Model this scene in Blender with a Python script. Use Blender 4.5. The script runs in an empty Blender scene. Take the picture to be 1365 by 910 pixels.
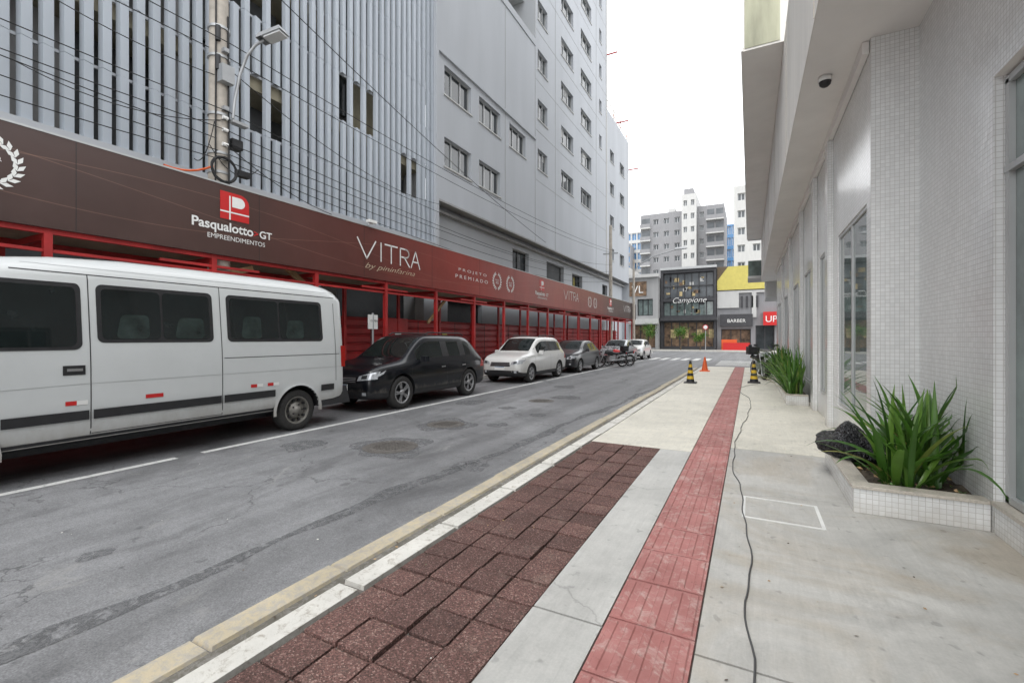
import bpy, bmesh, math, random
from math import radians, sin, cos, pi
from mathutils import Vector, Matrix
from mathutils import noise as mn
from mathutils.bvhtree import BVHTree
random.seed(7)
R = random.random
def U(a, b): return a + (b - a) * R()
scene = bpy.context.scene
COL = scene.collection
RZ = -0.10   # road level (sidewalk = 0)

# ------------------------------------------------------------------ materials
def newmat(name):
    m = bpy.data.materials.new(name); m.use_nodes = True
    nt = m.node_tree
    return m, nt, nt.nodes["Principled BSDF"]
def mixc(nt, fac, a, b, bt='MIX'):
    n = nt.nodes.new("ShaderNodeMix"); n.data_type = 'RGBA'; n.blend_type = bt
    for sock, v in ((n.inputs[0], fac), (n.inputs[6], a), (n.inputs[7], b)):
        if isinstance(v, bpy.types.NodeSocket): nt.links.new(v, sock)
        elif isinstance(v, (int, float)): sock.default_value = v
        else: sock.default_value = (*v, 1)
    return n.outputs[2]
def ramp(nt, src, stops, interp='LINEAR'):
    n = nt.nodes.new("ShaderNodeValToRGB"); nt.links.new(src, n.inputs[0])
    n.color_ramp.interpolation = interp
    e = n.color_ramp.elements
    while len(e) < len(stops): e.new(0.5)
    for i, (p, c) in enumerate(stops):
        e[i].position = p
        e[i].color = (c, c, c, 1) if isinstance(c, (int, float)) else (*c, 1)
    return n.outputs[0]
def coords(nt, scale=(1, 1, 1)):
    tc = nt.nodes.new("ShaderNodeTexCoord"); mp = nt.nodes.new("ShaderNodeMapping")
    nt.links.new(tc.outputs['Object'], mp.inputs[0]); mp.inputs['Scale'].default_value = scale
    return mp.outputs[0]
def noise(nt, co, scale, detail=5, rough=0.6, dist=0.0):
    n = nt.nodes.new("ShaderNodeTexNoise"); nt.links.new(co, n.inputs['Vector'])
    n.inputs['Scale'].default_value = scale; n.inputs['Detail'].default_value = detail
    n.inputs['Roughness'].default_value = rough; n.inputs['Distortion'].default_value = dist
    return n.outputs[0]
def bump(nt, bs, h, strength=0.3, dist=0.01):
    b = nt.nodes.new("ShaderNodeBump"); b.inputs['Strength'].default_value = strength
    b.inputs['Distance'].default_value = dist
    nt.links.new(h, b.inputs['Height']); nt.links.new(b.outputs[0], bs.inputs['Normal'])
def plain(name, c, rough=0.5, metal=0.0, var=0.12, scale=3.0, bmp=0.0, coat=0.0, spec=None, streak=False, dirtz=None, wave=0):
    m, nt, bs = newmat(name)
    co = coords(nt, (1, 1, 0.18) if streak else (1, 1, 1))
    n = noise(nt, co, scale, 6)
    lo = tuple(x * (1 - var) for x in c); hi = tuple(min(1, x * (1 + var)) for x in c)
    col = ramp(nt, n, [(0.3, lo), (0.7, hi)])
    if dirtz:
        tc = nt.nodes.new("ShaderNodeTexCoord"); sp = nt.nodes.new("ShaderNodeSeparateXYZ"); nt.links.new(tc.outputs['Object'], sp.inputs[0])
        ad = nt.nodes.new("ShaderNodeMath"); ad.operation = 'MULTIPLY_ADD'; ad.inputs[1].default_value = 0.5
        nt.links.new(noise(nt, coords(nt, (1, 1, .5)), 5, 6, .7), ad.inputs[0]); nt.links.new(sp.outputs[2], ad.inputs[2])
        f = ramp(nt, ad.outputs[0], [(dirtz[0], 0.75), (dirtz[1], 0.0)])
        col = mixc(nt, f, col, (0.30, 0.27, 0.23))
    nt.links.new(col, bs.inputs['Base Color'])
    bs.inputs['Roughness'].default_value = rough; bs.inputs['Metallic'].default_value = metal
    bs.inputs['Coat Weight'].default_value = coat; bs.inputs['Coat Roughness'].default_value = 0.06
    if spec is not None: bs.inputs['Specular IOR Level'].default_value = spec
    if bmp: bump(nt, bs, noise(nt, coords(nt), scale * 15, 4), bmp, 0.01)
    if wave: bump(nt, bs, noise(nt, coords(nt), 1.1, 2), wave, 0.03)
    return m
def crackf(nt, co, sc, wsc, width, lo):
    v = nt.nodes.new("ShaderNodeTexVoronoi"); v.feature = 'DISTANCE_TO_EDGE'; v.inputs['Scale'].default_value = sc
    wob = nt.nodes.new("ShaderNodeVectorMath"); wob.operation = 'ADD'
    nz = nt.nodes.new("ShaderNodeTexNoise"); nz.inputs['Scale'].default_value = wsc; nz.inputs['Detail'].default_value = 7
    nt.links.new(co, nz.inputs['Vector']); nt.links.new(co, wob.inputs[0]); nt.links.new(nz.outputs['Color'], wob.inputs[1])
    nt.links.new(wob.outputs[0], v.inputs['Vector'])
    return ramp(nt, v.outputs['Distance'], [(0.0, lo), (width, 1.0)])
def mat_asphalt():
    m, nt, bs = newmat("asphalt"); co = coords(nt)
    fine = noise(nt, co, 90, 3, 0.7); mid = noise(nt, co, 5, 6, 0.65); big = noise(nt, co, 0.35, 5, 0.55, 0.8)
    c = ramp(nt, fine, [(0.3, (0.135, 0.137, 0.142)), (0.7, (0.28, 0.282, 0.29))])
    coarse = noise(nt, co, 32, 3, .7)
    c = mixc(nt, 0.7, c, ramp(nt, coarse, [(0.3, 0.75), (0.7, 1.15)]), 'MULTIPLY')
    c = mixc(nt, 0.7, c, ramp(nt, mid, [(0.3, 0.78), (0.7, 1.12)]), 'MULTIPLY')
    c = mixc(nt, 0.95, c, ramp(nt, big, [(0.35, 0.74), (0.65, 1.14)]), 'MULTIPLY')
    st = noise(nt, coords(nt, (1.4, 0.05, 1)), 1.3, 4, 0.6)
    c = mixc(nt, 0.95, c, ramp(nt, st, [(0.35, 0.76), (0.65, 1.14)]), 'MULTIPLY')
    damp = ramp(nt, noise(nt, coords(nt, (1, .4, 1)), 1.0, 6, .65, 1.2), [(0.54, 1.0), (0.64, 0.74)])
    c = mixc(nt, 1.0, c, damp, 'MULTIPLY')
    pale = ramp(nt, noise(nt, coords(nt, (1.3, .5, 1)), 1.7, 7, .7, 1.5), [(0.60, 0.0), (0.72, 0.45)])
    c = mixc(nt, pale, c, (0.34, 0.335, 0.32))
    spots = ramp(nt, noise(nt, co, 7, 3, 0.5), [(0.27, 0.55), (0.33, 1.0)])
    c = mixc(nt, 0.7, c, spots, 'MULTIPLY')
    mask = ramp(nt, noise(nt, co, 0.5, 2), [(0.46, 0.0), (0.54, 1.0)])
    c = mixc(nt, mask, c, mixc(nt, 1.0, c, crackf(nt, co, .6, 2.5, .009, .45), 'MULTIPLY'))
    nt.links.new(c, bs.inputs['Base Color'])
    nt.links.new(ramp(nt, big, [(0.3, 0.5), (0.7, 0.85)]), bs.inputs['Roughness'])
    bump(nt, bs, coarse, 0.5, 0.008)
    return m
def mat_stain():
    m, nt, bs = newmat("asphalt_sealed_joint"); co = coords(nt)
    fine = noise(nt, co, 90, 3, 0.7)
    c = ramp(nt, fine, [(0.3, (0.085, 0.086, 0.09)), (0.7, (0.17, 0.172, 0.177))])
    c = mixc(nt, 0.8, c, ramp(nt, noise(nt, co, 6, 6, .7), [(0.35, 0.75), (0.65, 1.35)]), 'MULTIPLY')
    nt.links.new(c, bs.inputs['Base Color']); bs.inputs['Roughness'].default_value = .7
    # ragged, partly worn-away edges
    tr = nt.nodes.new("ShaderNodeBsdfTransparent"); mx = nt.nodes.new("ShaderNodeMixShader"); out = nt.nodes["Material Output"]
    f = ramp(nt, noise(nt, co, 9, 7, .75, .6), [(0.42, 0.0), (0.56, 1.0)])
    nt.links.new(f, mx.inputs[0]); nt.links.new(tr.outputs[0], mx.inputs[1]); nt.links.new(bs.outputs[0], mx.inputs[2]); nt.links.new(mx.outputs[0], out.inputs[0])
    return m
def mat_concrete(name, base, dark=0.72, warm=None, crack=True, sc=1.0):
    m, nt, bs = newmat(name); co = coords(nt)
    big = noise(nt, co, 0.8 * sc, 7, 0.62, 0.8); mid = noise(nt, co, 6 * sc, 6, 0.7); fine = noise(nt, co, 70, 3, 0.7)
    c = ramp(nt, big, [(0.34, tuple(x * dark for x in base)), (0.60, base)])
    if warm:
        c = mixc(nt, ramp(nt, noise(nt, co, 0.75, 7, .68, .8), [(0.47, 0.0), (0.62, 0.75)]), c, warm)
    c = mixc(nt, 0.7, c, ramp(nt, mid, [(0.3, 0.80), (0.7, 1.08)]), 'MULTIPLY')
    c = mixc(nt, 0.5, c, ramp(nt, fine, [(0.3, 0.85), (0.7, 1.08)]), 'MULTIPLY')
    c = mixc(nt, 0.6, c, ramp(nt, noise(nt, co, 11, 2, 0.4), [(0.28, 0.6), (0.33, 1.0)]), 'MULTIPLY')
    c = mixc(nt, 0.5, c, ramp(nt, noise(nt, co, 2.4, 8, 0.78, 1.6), [(0.30, 0.72), (0.46, 1.0)]), 'MULTIPLY')
    c = mixc(nt, 0.35, c, ramp(nt, noise(nt, coords(nt, (6, .6, 1)), 3, 5, .7, 1.5), [(0.35, 0.8), (0.65, 1.1)]), 'MULTIPLY')
    if crack: c = mixc(nt, 0.6, c, crackf(nt, co, .33, 1.5, .0022, .55), 'MULTIPLY')
    nt.links.new(c, bs.inputs['Base Color'])
    nt.links.new(ramp(nt, mid, [(0.3, 0.45), (0.7, 0.8)]), bs.inputs['Roughness'])
    bump(nt, bs, mid, 0.12, 0.01)
    return m
def mat_tile(name="white_mosaic_tile", size=0.043, c=(0.82, 0.83, 0.825)):
    m, nt, bs = newmat(name)
    tc = nt.nodes.new("ShaderNodeTexCoord"); sp = nt.nodes.new("ShaderNodeSeparateXYZ"); nt.links.new(tc.outputs['Object'], sp.inputs[0])
    ad = nt.nodes.new("ShaderNodeMath"); ad.operation = 'ADD'; nt.links.new(sp.outputs[0], ad.inputs[0]); nt.links.new(sp.outputs[1], ad.inputs[1])
    cb = nt.nodes.new("ShaderNodeCombineXYZ"); nt.links.new(ad.outputs[0], cb.inputs[0]); nt.links.new(sp.outputs[2], cb.inputs[1])
    br = nt.nodes.new("ShaderNodeTexBrick"); br.offset = 0.0; nt.links.new(cb.outputs[0], br.inputs['Vector'])
    br.inputs['Scale'].default_value = 1.0; br.inputs['Brick Width'].default_value = size; br.inputs['Row Height'].default_value = size
    br.inputs['Mortar Size'].default_value = size * 0.055; br.inputs['Mortar Smooth'].default_value = 0.3
    br.inputs['Color1'].default_value = (*c, 1); br.inputs['Color2'].default_value = (*[x * 0.90 for x in c], 1)
    br.inputs['Mortar'].default_value = (0.54, 0.53, 0.51, 1)
    dirt = ramp(nt, noise(nt, coords(nt, (1, 1, 0.3)), 1.2, 5), [(0.35, 0.88), (0.65, 1.02)])
    cc = mixc(nt, 0.8, br.outputs[0], dirt, 'MULTIPLY')
    az = nt.nodes.new("ShaderNodeMath"); az.operation = 'MULTIPLY_ADD'; az.inputs[1].default_value = .35
    nt.links.new(noise(nt, coords(nt), 5, 6, .7), az.inputs[0]); nt.links.new(sp.outputs[2], az.inputs[2])
    cc = mixc(nt, ramp(nt, az.outputs[0], [(0.12, .55), (0.36, 0.0)]), cc, (0.42, .38, .32))
    nt.links.new(cc, bs.inputs['Base Color'])
    bs.inputs['Roughness'].default_value = 0.14
    inv = nt.nodes.new("ShaderNodeMath"); inv.operation = 'SUBTRACT'; inv.inputs[0].default_value = 1; nt.links.new(br.outputs[1], inv.inputs[1])
    wav = noise(nt, coords(nt), 16, 2)
    ad2 = nt.nodes.new("ShaderNodeMath"); ad2.operation = 'MULTIPLY_ADD'; ad2.inputs[1].default_value = 1.8; nt.links.new(wav, ad2.inputs[0]); nt.links.new(inv.outputs[0], ad2.inputs[2])
    bump(nt, bs, ad2.outputs[0], 0.30, 0.004)
    return m
def mat_paver():
    m, nt, bs = newmat("rubber_granule_paver"); co = coords(nt)
    v = nt.nodes.new("ShaderNodeTexVoronoi"); v.inputs['Scale'].default_value = 150; nt.links.new(co, v.inputs['Vector'])
    sep = nt.nodes.new("ShaderNodeSeparateColor"); nt.links.new(v.outputs['Color'], sep.inputs[0])
    c = ramp(nt, sep.outputs[0], [(0.0, (0.055, 0.032, 0.027)), (0.55, (0.125, 0.064, 0.055)), (0.88, (0.185, 0.098, 0.084)), (1.0, (0.32, 0.22, 0.19))])
    c = mixc(nt, 0.9, c, ramp(nt, noise(nt, co, 2.2, 4), [(0.3, 0.78), (0.7, 1.2)]), 'MULTIPLY')
    c = mixc(nt, ramp(nt, noise(nt, co, 5, 6, .7, .5), [(0.55, 0.0), (0.72, 0.3)]), c, (0.30, .24, .20))
    g = nt.nodes.new("ShaderNodeNewGeometry")
    c = mixc(nt, 0.7, c, ramp(nt, g.outputs['Random Per Island'], [(0.0, 0.72), (1.0, 1.3)]), 'MULTIPLY')
    nt.links.new(c, bs.inputs['Base Color']); bs.inputs['Roughness'].default_value = 0.9
    bump(nt, bs, v.outputs['Distance'], 0.9, 0.004)
    return m
def mat_tactile():
    m, nt, bs = newmat("tactile_red_concrete"); co = coords(nt)
    c = ramp(nt, noise(nt, co, 3.0, 6, 0.7), [(0.3, (0.31, 0.115, 0.105)), (0.7, (0.43, 0.19, 0.175))])
    c = mixc(nt, 0.8, c, ramp(nt, noise(nt, co, 1.1, 2), [(0.3, 0.82), (0.7, 1.18)]), 'MULTIPLY')
    c = mixc(nt, ramp(nt, noise(nt, co, 9, 6, 0.75, 1.0), [(0.50, 0.0), (0.70, 0.75)]), c, (0.52, 0.41, 0.37))
    c = mixc(nt, 0.8, c, ramp(nt, noise(nt, co, 25, 4, 0.7), [(0.28, 0.55), (0.4, 1.0)]), 'MULTIPLY')
    nt.links.new(c, bs.inputs['Base Color']); bs.inputs['Roughness'].default_value = 0.75
    bump(nt, bs, noise(nt, co, 120, 3), 0.3, 0.004)
    return m
def mat_worn_paint(name, c, under, amt=0.5):
    m, nt, bs = newmat(name); co = coords(nt)
    f = ramp(nt, noise(nt, co, 14, 8, 0.8, 0.5), [(amt - 0.08, 0.0), (amt + 0.05, 1.0)])
    cc = mixc(nt, f, under, c)
    cc = mixc(nt, 0.8, cc, ramp(nt, noise(nt, co, 2.5, 5), [(0.3, 0.75), (0.7, 1.05)]), 'MULTIPLY')
    nt.links.new(cc, bs.inputs['Base Color']); bs.inputs['Roughness'].default_value = 0.8
    bump(nt, bs, noise(nt, co, 60, 4), 0.5, 0.006)
    return m
def mat_banner():
    m, nt, bs = newmat("printed_banner")
    tc = nt.nodes.new("ShaderNodeTexCoord"); sp = nt.nodes.new("ShaderNodeSeparateXYZ"); nt.links.new(tc.outputs['Object'], sp.inputs[0])
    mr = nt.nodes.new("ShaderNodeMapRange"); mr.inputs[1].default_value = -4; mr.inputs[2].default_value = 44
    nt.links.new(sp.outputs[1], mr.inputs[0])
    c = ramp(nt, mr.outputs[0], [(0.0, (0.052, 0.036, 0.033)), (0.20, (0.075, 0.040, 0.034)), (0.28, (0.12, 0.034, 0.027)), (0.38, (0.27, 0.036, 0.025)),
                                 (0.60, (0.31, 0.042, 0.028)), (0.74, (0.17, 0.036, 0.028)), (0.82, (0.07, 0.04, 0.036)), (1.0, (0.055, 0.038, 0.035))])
    for ph, fr, am in ((0.0, 0.33, 0.42), (1.7, 0.27, 0.5), (3.1, 0.41, 0.36)):
        a = nt.nodes.new("ShaderNodeMath"); a.operation = 'MULTIPLY_ADD'; a.inputs[1].default_value = fr; a.inputs[2].default_value = ph; nt.links.new(sp.outputs[1], a.inputs[0])
        s = nt.nodes.new("ShaderNodeMath"); s.operation = 'SINE'; nt.links.new(a.outputs[0], s.inputs[0])
        b = nt.nodes.new("ShaderNodeMath"); b.operation = 'MULTIPLY_ADD'; b.inputs[1].default_value = am; b.inputs[2].default_value = 3.9; nt.links.new(s.outputs[0], b.inputs[0])
        d = nt.nodes.new("ShaderNodeMath"); d.operation = 'SUBTRACT'; nt.links.new(b.outputs[0], d.inputs[0]); nt.links.new(sp.outputs[2], d.inputs[1])
        e = nt.nodes.new("ShaderNodeMath"); e.operation = 'ABSOLUTE'; nt.links.new(d.outputs[0], e.inputs[0])
        c = mixc(nt, ramp(nt, e.outputs[0], [(0.0, 0.22), (0.010, 0.0)]), c, (0.5, 0.28, 0.2))
    c = mixc(nt, 0.6, c, ramp(nt, noise(nt, coords(nt), 0.8, 5), [(0.3, 0.8), (0.7, 1.2)]), 'MULTIPLY')
    nt.links.new(c, bs.inputs['Base Color']); bs.inputs['Roughness'].default_value = 0.36
    bump(nt, bs, noise(nt, coords(nt), 1.5, 2), 0.2, 0.05)
    return m
def mat_leaf():
    m, nt, bs = newmat("leaf"); g = nt.nodes.new("ShaderNodeNewGeometry")
    c = ramp(nt, g.outputs['Random Per Island'], [(0.0, (0.035, 0.10, 0.015)), (0.5, (0.075, 0.19, 0.025)), (0.9, (0.15, 0.28, 0.045)), (1.0, (0.32, 0.30, 0.09))])
    c = mixc(nt, 0.5, c, ramp(nt, noise(nt, coords(nt), 8, 3), [(0.3, 0.7), (0.7, 1.15)]), 'MULTIPLY')
    nt.links.new(c, bs.inputs['Base Color']); bs.inputs['Roughness'].default_value = 0.34
    tr = nt.nodes.new("ShaderNodeBsdfTranslucent"); nt.links.new(c, tr.inputs[0])
    mx = nt.nodes.new("ShaderNodeMixShader"); mx.inputs[0].default_value = 0.3
    out = nt.nodes["Material Output"]
    nt.links.new(bs.outputs[0], mx.inputs[1]); nt.links.new(tr.outputs[0], mx.inputs[2]); nt.links.new(mx.outputs[0], out.inputs[0])
    return m

M = {}
M['asphalt'] = mat_asphalt()
M['conc'] = mat_concrete("concrete_pavement", (0.53, 0.52, 0.49), 0.74, warm=(0.40, 0.35, 0.28))
M['cream'] = mat_concrete("cream_concrete_pavement", (0.70, 0.67, 0.58), 0.84, crack=False)
M['concl'] = mat_concrete("smooth_concrete_strip", (0.53, 0.525, 0.50), 0.80)
M['ground'] = mat_concrete("ground_concrete", (0.30, 0.29, 0.27), 0.8)
M['paver'] = mat_paver(); M['tactile'] = mat_tactile(); M['banner'] = mat_banner(); M['tar'] = mat_stain()
M['kerbw'] = mat_worn_paint("worn_white_kerb_paint", (0.66, 0.645, 0.60), (0.36, 0.33, 0.28), 0.43)
M['hatchw'] = mat_worn_paint("white_hatch_frame", (0.74, 0.74, 0.72), (0.5, 0.49, 0.46), 0.36)
M['gutter'] = mat_worn_paint("worn_yellow_gutter", (0.52, 0.45, 0.32), (0.41, 0.38, 0.33), 0.50)
M['line'] = mat_worn_paint("worn_road_marking", (0.66, 0.66, 0.64), (0.27, 0.27, 0.27), 0.42)
M['joint'] = plain("dark_joint", (0.12, 0.11, 0.10), 0.9, scale=20, var=0.3)
M['dirt'] = plain("dirt", (0.10, 0.08, 0.06), 0.95, scale=12, var=0.4, bmp=0.5)
M['grit'] = mat_worn_paint("gutter_grit", (0.13, 0.12, 0.10), (0.24, 0.23, 0.21), 0.48)
M['tile'] = mat_tile()
M['granite'] = plain("granite_coping", (0.50, 0.46, 0.40), 0.45, scale=60, var=0.2)
M['plaster'] = plain("soffit_plaster", (0.80, 0.785, 0.76), 0.8, scale=1.2, var=0.05, bmp=0.05)
M['plaster2'] = plain("fascia_plaster", (0.72, 0.70, 0.66), 0.8, scale=1.5, var=0.10, bmp=0.05, streak=True)
M['olive'] = plain("weathered_olive_plaster", (0.38, 0.38, 0.28), 0.8, scale=2.5, var=0.3, streak=True)
M['glass'] = plain("dark_window_glass", (0.035, 0.042, 0.046), 0.04, var=0.6, scale=0.9, spec=0.8, wave=.1)
M['shopglass'] = plain("shop_glass", (0.13, 0.17, 0.16), 0.03, var=0.5, scale=1.3, spec=1.0, wave=.05)
M['alu'] = plain("aluminium_frame", (0.50, 0.51, 0.51), 0.4, metal=0.4, var=0.05)
M['black'] = plain("black_plastic", (0.022, 0.022, 0.024), 0.5, var=0.2, scale=10)
M['rubber'] = plain("tyre_rubber", (0.028, 0.027, 0.026), 0.8, var=0.3, scale=30)
M['rim'] = plain("alloy_rim", (0.45, 0.45, 0.46), 0.3, metal=0.8, var=0.1, scale=10)
M['steelrim'] = plain("dusty_steel_rim", (0.22, 0.21, 0.19), 0.5, metal=0.5, var=0.2, scale=12)
M['fin'] = plain("painted_metal_louvre", (0.44, 0.48, 0.53), 0.45, var=0.04, scale=1.0, streak=True, metal=.15)
M['wallg'] = plain("light_grey_render", (0.44, 0.46, 0.49), 0.8, var=0.06, scale=0.6, bmp=0.05, streak=True)
M['wallg2'] = plain("raw_concrete_wall", (0.33, 0.33, 0.33), 0.9, var=0.15, scale=1.0, bmp=0.1, streak=True)
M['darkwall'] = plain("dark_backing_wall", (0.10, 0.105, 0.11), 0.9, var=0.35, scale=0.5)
M['slab'] = plain("raw_slab_edge", (0.33, 0.30, 0.22), 0.9, var=0.2, scale=2)
M['red'] = plain("red_painted_steel", (0.40, 0.024, 0.024), 0.45, var=0.30, scale=1.8)
M['reddark'] = plain("red_painted_sheet", (0.34, 0.020, 0.022), 0.5, var=0.35, scale=1.2)
M['wood'] = plain("raw_timber", (0.42, 0.28, 0.15), 0.8, var=0.2, scale=6)
M['white'] = plain("white_print", (0.80, 0.80, 0.78), 0.5, var=0.03)
M['gold'] = plain("pale_gold_print", (0.62, 0.50, 0.36), 0.5, var=0.03)
M['redprint'] = plain("bright_red_print", (0.55, 0.02, 0.02), 0.4, var=0.03)
M['pole'] = plain("concrete_pole", (0.44, 0.40, 0.35), 0.85, var=0.2, scale=5, bmp=0.3)
M['wire'] = plain("black_cable", (0.015, 0.015, 0.016), 0.6, var=0.1)
M['greycable'] = plain("grey_cable", (0.06, 0.06, 0.062), 0.5, var=0.1)
M['galv'] = plain("galvanised_steel", (0.42, 0.43, 0.44), 0.45, metal=0.5, var=0.1)
M['lamp'] = plain("lamp_lens", (0.65, 0.66, 0.66), 0.2, var=0.03)
M['leaf'] = mat_leaf()
def mat_bag():
    m, nt, bs = newmat("black_plastic_bag"); co = coords(nt)
    bs.inputs['Base Color'].default_value = (.012, .012, .014, 1); bs.inputs['Roughness'].default_value = .22
    v = nt.nodes.new("ShaderNodeTexVoronoi"); v.feature = 'F1'; v.inputs['Scale'].default_value = 9
    w = nt.nodes.new("ShaderNodeVectorMath"); w.operation = 'ADD'; nz = nt.nodes.new("ShaderNodeTexNoise"); nz.inputs['Scale'].default_value = 7
    nt.links.new(co, nz.inputs['Vector']); nt.links.new(co, w.inputs[0]); nt.links.new(nz.outputs['Color'], w.inputs[1]); nt.links.new(w.outputs[0], v.inputs['Vector'])
    bump(nt, bs, v.outputs['Distance'], .8, .06); return m
M['bag'] = mat_bag()
M['van'] = plain("white_van_paint", (0.60, 0.62, 0.62), 0.32, var=0.04, scale=1.5, coat=0.4, dirtz=(.55, 1.15), wave=.12)
M['carblack'] = plain("black_car_paint", (0.004, 0.005, 0.008), 0.3, var=0.1, coat=0.6, spec=.25, dirtz=(.4, .75))
M['carwhite'] = plain("white_car_paint", (0.68, 0.68, 0.66), 0.3, var=0.03, coat=0.7, dirtz=(.45, .85))
M['cargrey'] = plain("dark_grey_car_paint", (0.018, 0.018, 0.022), 0.3, var=0.1, coat=0.7)
M['carsilver'] = plain("silver_car_paint", (0.42, 0.44, 0.46), 0.3, metal=0.5, var=0.05, coat=0.8)
M['carglass'] = plain("tinted_car_glass", (0.010, 0.014, 0.014), 0.03, var=0.3, spec=0.55)
M['seat'] = plain("seat_behind_glass", (0.022, 0.034, 0.031), 0.08, var=0.5, scale=5, spec=.55)
M['head'] = plain("headlight_lens", (0.55, 0.57, 0.60), 0.08, var=0.35, scale=18, spec=1.0, metal=0.3)
M['tail'] = plain("tail_light", (0.40, 0.015, 0.012), 0.15, var=0.15, scale=10)
M['orange'] = plain("orange_plastic", (0.70, 0.12, 0.03), 0.5, var=0.08)
M['yellow'] = plain("yellow_plastic", (0.66, 0.43, 0.03), 0.5, var=0.1)
M['iron'] = plain("cast_iron_cover", (0.13, 0.12, 0.11), 0.6, metal=0.3, var=0.35, scale=25, bmp=0.6)
M['yellowwall'] = plain("yellow_panel", (0.58, 0.50, 0.13), 0.6, var=0.08)
M['towergrey'] = plain("apartment_grey", (0.25, 0.25, 0.26), 0.8, var=0.08, streak=True)
M['towerwhite'] = plain("apartment_white", (0.50, 0.50, 0.49), 0.8, var=0.06, streak=True)
M['farglass'] = plain("far_window", (0.11, 0.12, 0.13), 0.2, var=0.5, scale=.4)
M['blue'] = plain("blue_glass_tower", (0.08, 0.20, 0.38), 0.15, var=0.2)
M['warm'] = plain("warm_interior", (0.16, 0.10, 0.06), 0.5, var=0.9, scale=1.8)
M['lit'] = plain("interior_decor", (0.46, 0.36, 0.19), 0.6, var=0.5, scale=2.5)
M['shopdark'] = plain("shop_charcoal", (0.05, 0.05, 0.055), 0.6, var=0.2)
M['bark'] = plain("bark", (0.12, 0.09, 0.06), 0.9, var=0.3, scale=8)

# ------------------------------------------------------------------ helpers
def empty(name, loc=(0, 0, 0), rotz=0):
    e = bpy.data.objects.new(name, None); e.location = loc; e.rotation_euler = (0, 0, rotz)
    e.empty_display_size = 0.2; COL.objects.link(e); return e
class MB:
    def __init__(s): s.v = []; s.f = []; s.m = []; s.mats = []; s.smooth = []
    def mi(s, k):
        if k not in s.mats: s.mats.append(k)
        return s.mats.index(k)
    def face(s, pts, k, sm=False):
        b = len(s.v); s.v += [tuple(p) for p in pts]; s.f.append(tuple(range(b, b + len(pts)))); s.m.append(s.mi(k)); s.smooth.append(sm)
    def mesh(s, vs, fs, k, sm=False):
        b = len(s.v); s.v += [tuple(p) for p in vs]
        for f in fs: s.f.append(tuple(b + i for i in f)); s.m.append(s.mi(k)); s.smooth.append(sm)
    def box(s, x0, x1, y0, y1, z0, z1, k, T=None):
        vs = [Vector((x, y, z)) for z in (z0, z1) for y in (y0, y1) for x in (x0, x1)]
        if T is not None: vs = [T @ v for v in vs]
        s.mesh(vs, [(0, 2, 3, 1), (4, 5, 7, 6), (0, 1, 5, 4), (2, 6, 7, 3), (0, 4, 6, 2), (1, 3, 7, 5)], k)
    def tbox(s, x0, x1, y0, y1, z0, z1, t, k, T=None):
        vs = [Vector((x0, y0, z0)), Vector((x1, y0, z0)), Vector((x1, y1, z0)), Vector((x0, y1, z0)),
              Vector((x0 + t, y0 + t, z1)), Vector((x1 - t, y0 + t, z1)), Vector((x1 - t, y1 - t, z1)), Vector((x0 + t, y1 - t, z1))]
        if T is not None: vs = [T @ v for v in vs]
        s.mesh(vs, [(4, 5, 6, 7), (0, 1, 5, 4), (1, 2, 6, 5), (2, 3, 7, 6), (3, 0, 4, 7)], k)
    def cyl(s, p0, p1, r0, r1, k, n=12, sm=True, cap=True):
        p0 = Vector(p0); p1 = Vector(p1); d = (p1 - p0).normalized()
        a = Vector((0, 0, 1)) if abs(d.z) < 0.9 else Vector((1, 0, 0))
        u = d.cross(a).normalized(); w = d.cross(u)
        vs = []
        for p, r in ((p0, r0), (p1, r1)):
            for i in range(n):
                t = 2 * pi * i / n; vs.append(p + u * (r * cos(t)) + w * (r * sin(t)))
        s.mesh(vs, [(i, (i + 1) % n, n + (i + 1) % n, n + i) for i in range(n)], k, sm)
        if cap:
            s.face(vs[:n][::-1], k); s.face(vs[n:], k)
    def lathe(s, c, ax, prof, k, n=24, sm=True):
        vs = []
        for r, h in prof:
            for i in range(n):
                t = 2 * pi * i / n
                if ax == 'x': vs.append((c[0] + h, c[1] + r * cos(t), c[2] + r * sin(t)))
                else: vs.append((c[0] + r * cos(t), c[1] + r * sin(t), c[2] + h))
        fs = []
        for j in range(len(prof) - 1):
            for i in range(n):
                fs.append((j * n + i, j * n + (i + 1) % n, (j + 1) * n + (i + 1) % n, (j + 1) * n + i))
        s.mesh(vs, fs, k, sm)
    def obj(s, name, parent=None, bevel=0):
        me = bpy.data.meshes.new(name); me.from_pydata(s.v, [], s.f)
        for k in s.mats: me.materials.append(M[k])
        me.polygons.foreach_set('material_index', s.m); me.polygons.foreach_set('use_smooth', s.smooth)
        me.update()
        o = bpy.data.objects.new(name, me); COL.objects.link(o)
        if parent: o.parent = parent
        if bevel:
            bv = o.modifiers.new("b", 'BEVEL'); bv.width = bevel; bv.segments = 2; bv.limit_method = 'ANGLE'
        return o
def curve(name, splines, r, k, parent=None):
    cu = bpy.data.curves.new(name, 'CURVE'); cu.dimensions = '3D'; cu.bevel_depth = r; cu.bevel_resolution = 2
    cu.materials.append(M[k])
    for pts in splines:
        sp = cu.splines.new('POLY'); sp.points.add(len(pts) - 1)
        for p, q in zip(sp.points, pts): p.co = (*q, 1)
    o = bpy.data.objects.new(name, cu); COL.objects.link(o)
    if parent: o.parent = parent
    return o
def sag(a, b, s, n=14):
    a = Vector(a); b = Vector(b)
    return [tuple(a.lerp(b, i / n) - Vector((0, 0, 4 * s * (i / n) * (1 - i / n)))) for i in range(n + 1)]
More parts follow.
